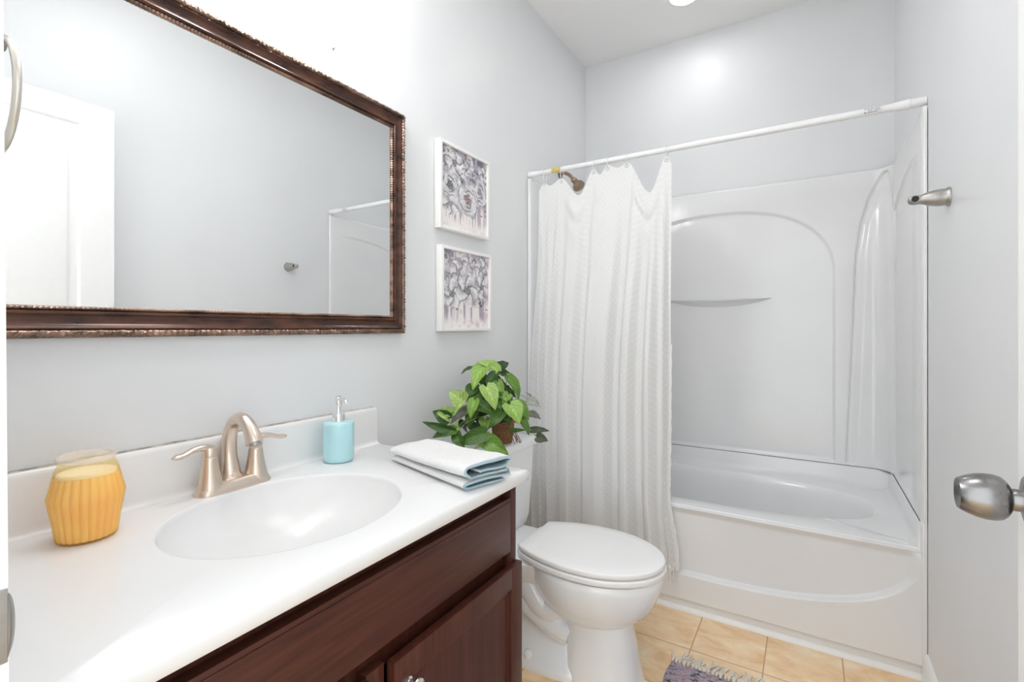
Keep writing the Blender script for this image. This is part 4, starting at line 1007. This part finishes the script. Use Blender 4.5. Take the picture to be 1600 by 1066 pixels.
# shower arm and head on the left wall
sh = thing('shower_fixture', (0, 2.46, 2.04), 'bronze shower head peeking over the curtain top', 'shower head')
mb = MB().lathe([(.030, 0), (.030, .003), (.018, .008), (.011, .010)], (.0005, 2.46, 2.040), 'x', 28)
obj('wall_flange', mb, M['bronze'], sh)
arm_p = catmull([(.002, 2.46, 2.040), (.03, 2.46, 2.038), (.058, 2.46, 2.022), (.085, 2.46, 1.992)], 6)
obj('shower_arm', MB().tube(arm_p, .0095, 16), M['bronze'], sh)
D_ = Vector((.62, -.10, -.78)).normalized(); o0 = Vector((.080, 2.46, 1.997))
hp = [(0, .013), (.006, .017), (.014, .017), (.020, .014), (.030, .018), (.048, .031), (.056, .034), (.064, .034), (.067, .031)]
obj('spray_head', MB().tube([o0 + D_ * h for h, r in hp], [r for h, r in hp], 28), M['bronze'], sh, smooth=40)

# ================================================================== ROD, RINGS, CURTAIN
RY, RZ, RR = 2.109, 1.9355, .0125
rod = thing('curtain_rod', (W / 2, RY, RZ), 'white shower curtain rod spanning the alcove above the tub', 'curtain rod')
obj('tube', MB().lathe([(RR, .016), (RR, 1.003)], (0, RY, RZ), 'x', 28).lathe([(RR + .0012, .998), (RR + .0012, W - .07)], (0, RY, RZ), 'x', 28), M['rod'], rod)
obj('end_cap', MB().lathe([(.0168, .001), (.0168, .016), (.0150, .020), (.0142, .050), (.0128, .052)], (0, RY, RZ), 'x', 28), M['rod'], rod)
obj('end_cap', MB().lathe([(.0158, .001), (.0158, .045), (.0180, .046), (.0180, .052), (.0168, .054), (.0146, .085), (.0137, .092)], (W, RY, RZ), '-x', 28), M['rod'], rod)
def wrap(x0, x1, a0, a1, r): return lambda a, b: Vector((lerp(x0, x1, a), RY + r * math.cos(lerp(a0, a1, b)), RZ + r * math.sin(lerp(a0, a1, b))))
st_ = obj('yellow_sticker', MB().grid(wrap(.128, .178, PI * .72, PI * 1.32, RR + .0006), 4, 12), M['yellow'], rod)
st_['label'] = 'yellow paper sticker'
lb = obj('rod_label', MB().grid(wrap(1.352, 1.404, PI * .78, PI * 1.22, RR + .0018), 4, 10), M['label'], rod)
mb = MB()
for k, (xa, xb, p0, p1) in enumerate([(1.354, 1.3575, .82, .90), (1.354, 1.3575, 1.10, 1.19), (1.360, 1.368, .84, .875), (1.371, 1.380, .84, .875), (1.383, 1.399, .84, .87), (1.362, 1.378, .94, .965), (1.381, 1.396, .94, .965), (1.364, 1.376, 1.03, 1.06), (1.380, 1.398, 1.03, 1.06), (1.362, 1.390, 1.13, 1.16)]):
    mb.grid(wrap(xa, xb, PI * p0, PI * p1, RR + .0022), 2, 3)
obj('printed_marks', mb, M['label_ink'], lb)

HOOKS = [(.090, 1.888), (.180, 1.886), (.345, 1.902), (.412, 1.908), (.500, 1.906), (.672, 1.900)]
WHERE = ['first clear curtain ring from the left wall', 'clear curtain ring beside the yellow sticker', 'clear curtain ring just right of the shower head', 'third clear curtain ring from the free edge of the curtain', 'clear curtain ring second from the free edge of the curtain', 'clear ring holding the free right edge of the curtain']
def ring_mb(x, zt_):
    mb = MB(); R = RR + .006; cz = RZ - .003; pts = []
    for k in range(25):
        a = PI * .5 + (k / 24) * 2 * PI; pts.append((x, RY + R * math.cos(a), cz + (R if math.sin(a) > 0 else (cz - zt_ + .012)) * math.sin(a)))
    mb.tube(pts, .0016, 8, up=(1, 0, 0)); return mb
for (hx, hz), lab in zip(HOOKS, WHERE):
    tag(obj('curtain_ring', ring_mb(hx, hz), M['ring_plastic'], base=(hx, RY, RZ)), lab + ' on the white rod', 'curtain ring', 'clear rings holding the shower curtain')

cu = thing('shower_curtain', (.37, 2.06, .18), 'white dotted shower curtain bunched at the left end of the tub', 'shower curtain')
TOPE = [(.0, 1.850), (.050, 1.884), (.092, 1.864), (.165, 1.890), (.30, 1.796), (.415, 1.906), (.465, 1.876), (.530, 1.912), (.60, 1.892), (.655, 1.908), (.83, 1.762), (.972, 1.908), (1.0, 1.872)]
def topz(s): return interp(TOPE, s)
XT = [(0, .060), (.050, .086), (.165, .180), (.30, .272), (.415, .345), (.53, .412), (.655, .502), (.83, .602), (.972, .674), (1.0, .694)]
def lin(tab, x):
    for (a, b), (c, d) in zip(tab[:-1], tab[1:]):
        if x <= c: return b + (d - b) * (x - a) / (c - a)
    return tab[-1][1]
VAL = [0.0, .06, .115, .19, .37, .645, .80, .935, 1.0]     # valleys of the pleats along the hem
def pleat(s):
    for a, b in zip(VAL[:-1], VAL[1:]):
        if s <= b:
            q = min(s - a, b - s); wd_ = b - a; u = (s - a) / wd_
            return smooth01((q - .010) / min(.05, wd_ * .42)) * (.72 + .28 * math.sin(PI * u)) * (.75 + .25 * min(1, wd_ / .15)) - .10 * math.sin(2 * PI * u) * (wd_ > .12)
    return 0
ZB = .172
def curt(a, b):
    s = a; zt_ = topz(s); z = lerp(ZB, zt_, b); f = 1 - b                   # f: 0 at top, 1 at hem
    x = lerp(lin(XT, s), lerp(.030, .690, s), smooth01(f * 1.5))
    k = smooth01(f * 1.8 + .10)
    y0 = lerp(RY - .004, 2.082, smooth01(f * 1.9))
    w1 = pleat(max(0, min(1, s + .014 * math.sin(f * 4 + s * 7) * (1 - s) * s * 4)))
    y = y0 - .056 * k * w1
    y -= .0050 * noise.noise(Vector((s * 9, z * 2.2, 1))) + .0022 * noise.noise(Vector((s * 30, z * 5, 4)))
    # cloth hangs in cowls between the rings: the slack swings out below each dip
    for c0, wd, am in ((.275, .055, .022), (.80, .070, .026), (.46, .03, .012)):
        g = math.exp(-((s - c0) / wd) ** 2); y -= am * g * math.exp(-((f - .07) / .07) ** 2) * (1 - .5 * math.sin(f * 90) * math.exp(-((f - .07) / .05) ** 2))
    x += .006 * math.sin(f * 6 + s * 5) * f
    x += .040 * s ** 7 * smooth01((.50 - z) / .30)
    return Vector((max(.034, x), min(y, 2.082 if z < .5 else 2.10), z))
mb = MB().grid(curt, 420, 200, uv=lambda a, b: (a * .86, b * 1.72))
obj('fabric', mb, M['curtain'], cu, smooth=180)
# lace hem: a knotted band with tassels
mb = MB(); rnd = random.Random(9); NTS = 92
for i in range(NTS):
    s = (i + .5) / NTS; p = curt(s, 0); q = curt(min(1, s + .01), 0)
    mb.tube([p + Vector((0, -.001, .030)), p + Vector((.004, -.004, .015)), p + Vector((-.002, -.003, 0)), p + Vector((rnd.uniform(-.003, .003), -.002, -.014)), p + Vector((rnd.uniform(-.005, .005), rnd.uniform(-.004, .002), -.038 - rnd.uniform(0, .01)))], [.0022, .0018, .0030, .0024, .0012], 6)
    mb.tube([p + Vector((.003, -.002, .028)), p + Vector((-.004, -.004, .012)), p + Vector((.003, -.003, -.002))], .0015, 6)
hem = obj('tassel_hem', mb, M['lace'], cu); hem['kind'] = 'stuff'
mb = MB()
pts = [curt(1.0, k / 40 * .55) + Vector((.002, -.003, 0)) for k in range(41)]
mb.tube([p + Vector((.0015 * math.sin(i * 2.1), .001 * math.cos(i * 1.7), 0)) for i, p in enumerate(pts)], [.0030 + .0014 * (i % 2) for i in range(41)], 8)
obj('braided_edge', mb, M['lace'], cu)
for (hx, hz) in HOOKS:
    obj('grommet', MB().torus((hx, RY - .008, hz - .012), .0065, .0016, 'y', 24, 8), M['nickel_dark'], cu)

# ================================================================== RIGHT WALL HARDWARE
BYY, BZ = 1.800, 1.545
tb = thing('towel_bar_post', (W, BYY, BZ), 'brushed nickel towel bar post without its bar on the right wall', 'towel bar post')
mb = MB().lathe([(.027, .0005), (.027, .004), (.025, .007), (.0235, .010), (.0235, .022), (.0225, .032), (.0190, .048), (.0150, .058), (.0128, .064), (.0130, .070), (.0138, .077), (.0130, .084), (.0105, .089), (.006, .092), (0, .093)], (W, BYY, BZ), '-x', 36, cap1=False)
post = obj('post', mb, M['nickel_dark'], tb, smooth=50)
mb = MB().lathe([(.0105, .0), (.0105, .0160), (.0095, .0168), (.0085, .0160)], (W - .077, BYY, BZ), '-y', 28, cap1=False)
obj('bar_socket', mb, M['nickel_dark'], post)
obj('socket_hole', MB().lathe([(.0084, .0), (.0084, .0158)], (W - .077, BYY, BZ), '-y', 28), M['black'], post)

# towel ring on the wall by the doorway
RXc, RYc, RZc = .262, .198, 1.488
tr_ = thing('towel_ring', (RXc, .118, 1.56), 'satin metal towel ring at the left edge beside the mirror', 'towel ring')
mb = MB().lathe([(.026, .0005), (.026, .005), (.022, .009), (.012, .013), (.010, .055), (.013, .062), (.013, .080), (.009, .086), (0, .087)], (RXc, .118, 1.560), 'y', 28, cap1=False)
obj('wall_post', mb, M['nickel_dark'], tr_, smooth=50)
obj('ring', MB().torus((RXc, RYc, RZc), .074, .0046, 'y', 72, 14), M['satin'], tr_)

# ================================================================== RUG
RX0, RX1, RY0, RY1 = .772, 1.22, .95, 1.752
rg = thing('rag_rug', (1.0, 1.35, 0), 'purple-grey woven rug with cream fringe on the tile floor', 'rug')
def rugf(a, b):
    x, y = lerp(RX0, RX1, a), lerp(RY0, RY1, b)
    e = min(a, 1 - a, b, 1 - b)
    h = .0095 + .0018 * math.sin(y * 2 * PI / .011) * math.cos(x * 2 * PI / .026) + .001 * noise.noise(Vector((x * 30, y * 30, 0)))
    if e < 1e-6: h = .0005
    return Vector((x + .003 * math.sin(y * 40), y + .003 * math.sin(x * 31), h))
mb = MB().grid(rugf, 110, 220)
obj('woven_body', mb, M['rug'], rg, smooth=180)
mb = MB(); rnd = random.Random(3)
for e, dr in ((RY1, 1), (RY0, -1)):
    for i in range(34):
        x = lerp(RX0 + .006, RX1 - .006, i / 33); sway = rnd.uniform(-.028, .03)
        for k in range(3):
            j = rnd.uniform(-.006, .006); L_ = rnd.uniform(.045, .075)
            mb.tube(catmull([(x + j * .3, e - .006 * dr, .009), (x + j, e + .012 * dr, .012), (x + sway * .5 + j, e + L_ * .5 * dr, .006 + rnd.random() * .004), (x + sway + j * 1.6, e + L_ * dr, .0040)], 5), .0027, 6)
        mb.lathe([(.002, -.004), (.0050, -.002), (.0055, .001), (.003, .004)], (x, e + .008 * dr, .010), 'y', 10)
fr = obj('fringe', mb, M['yarn'], rg); fr['kind'] = 'stuff'; fr['label'] = 'knotted cream yarn fringe'

# ================================================================== LAMPS AND ADDED FILL
lc = (.670, 2.452)
cl = thing('recessed_light', (lc[0], lc[1], H), 'round recessed ceiling light over the bathtub', 'ceiling light')
mb = MB().lathe([(.061, .004), (.066, .0085), (.080, .007), (.089, .002), (.090, .0002)], (lc[0], lc[1], H), '-z', 64, cap0=False, cap1=False)
obj('trim_ring', mb, M['trim'], cl)
obj('lens', MB().lathe([(.063, .003), (.062, .0050), (.04, .0058), (0, .006)], (lc[0], lc[1], H), '-z', 64, cap0=True, cap1=False), M['lens_glow'], cl)

LZ = 2.27
vl = thing('vanity_light', (0, .66, LZ), 'three-shade wall lamp above the mirror', 'wall lamp')
obj('back_plate', MB().box(.0005, .022, .36, .96, LZ - .05, LZ + .05, .004), M['nickel_dark'], vl)
for y in (.42, .66, .90):
    obj('lamp_arm', MB().tube(catmull([(.02, y, LZ), (.07, y, LZ + .012), (.105, y, LZ + .008), (.115, y, LZ - .02)], 6), .008, 14), M['nickel_dark'], vl)
    s_ = MB().lathe([(.018, 0), (.026, .006), (.036, .030), (.046, .065), (.054, .100), (.056, .106), (.048, .104), (0, .090)], (.115, y, LZ - .012), '-z', 40, cap1=False)
    obj('lamp_shade', s_, M['shade_glow'], vl, smooth=50)

dl = thing('added_fill_panel', (.80, 1.05, H), 'added flat round fill light on the ceiling, out of view', 'ceiling light')  # assumed fixture, added out of view to flatten the lighting
obj('fill_panel_rim', MB().lathe([(.215, .0003), (.215, .024), (.210, .027), (.202, .027), (.202, .022)], (.80, 1.05, H), '-z', 64, cap1=False), M['trim'], dl)
obj('fill_diffuser', MB().lathe([(.2015, .0225), (0, .0226)], (.80, 1.05, H), '-z', 64, cap0=False, cap1=False), M['fill_glow'], dl, smooth=60)
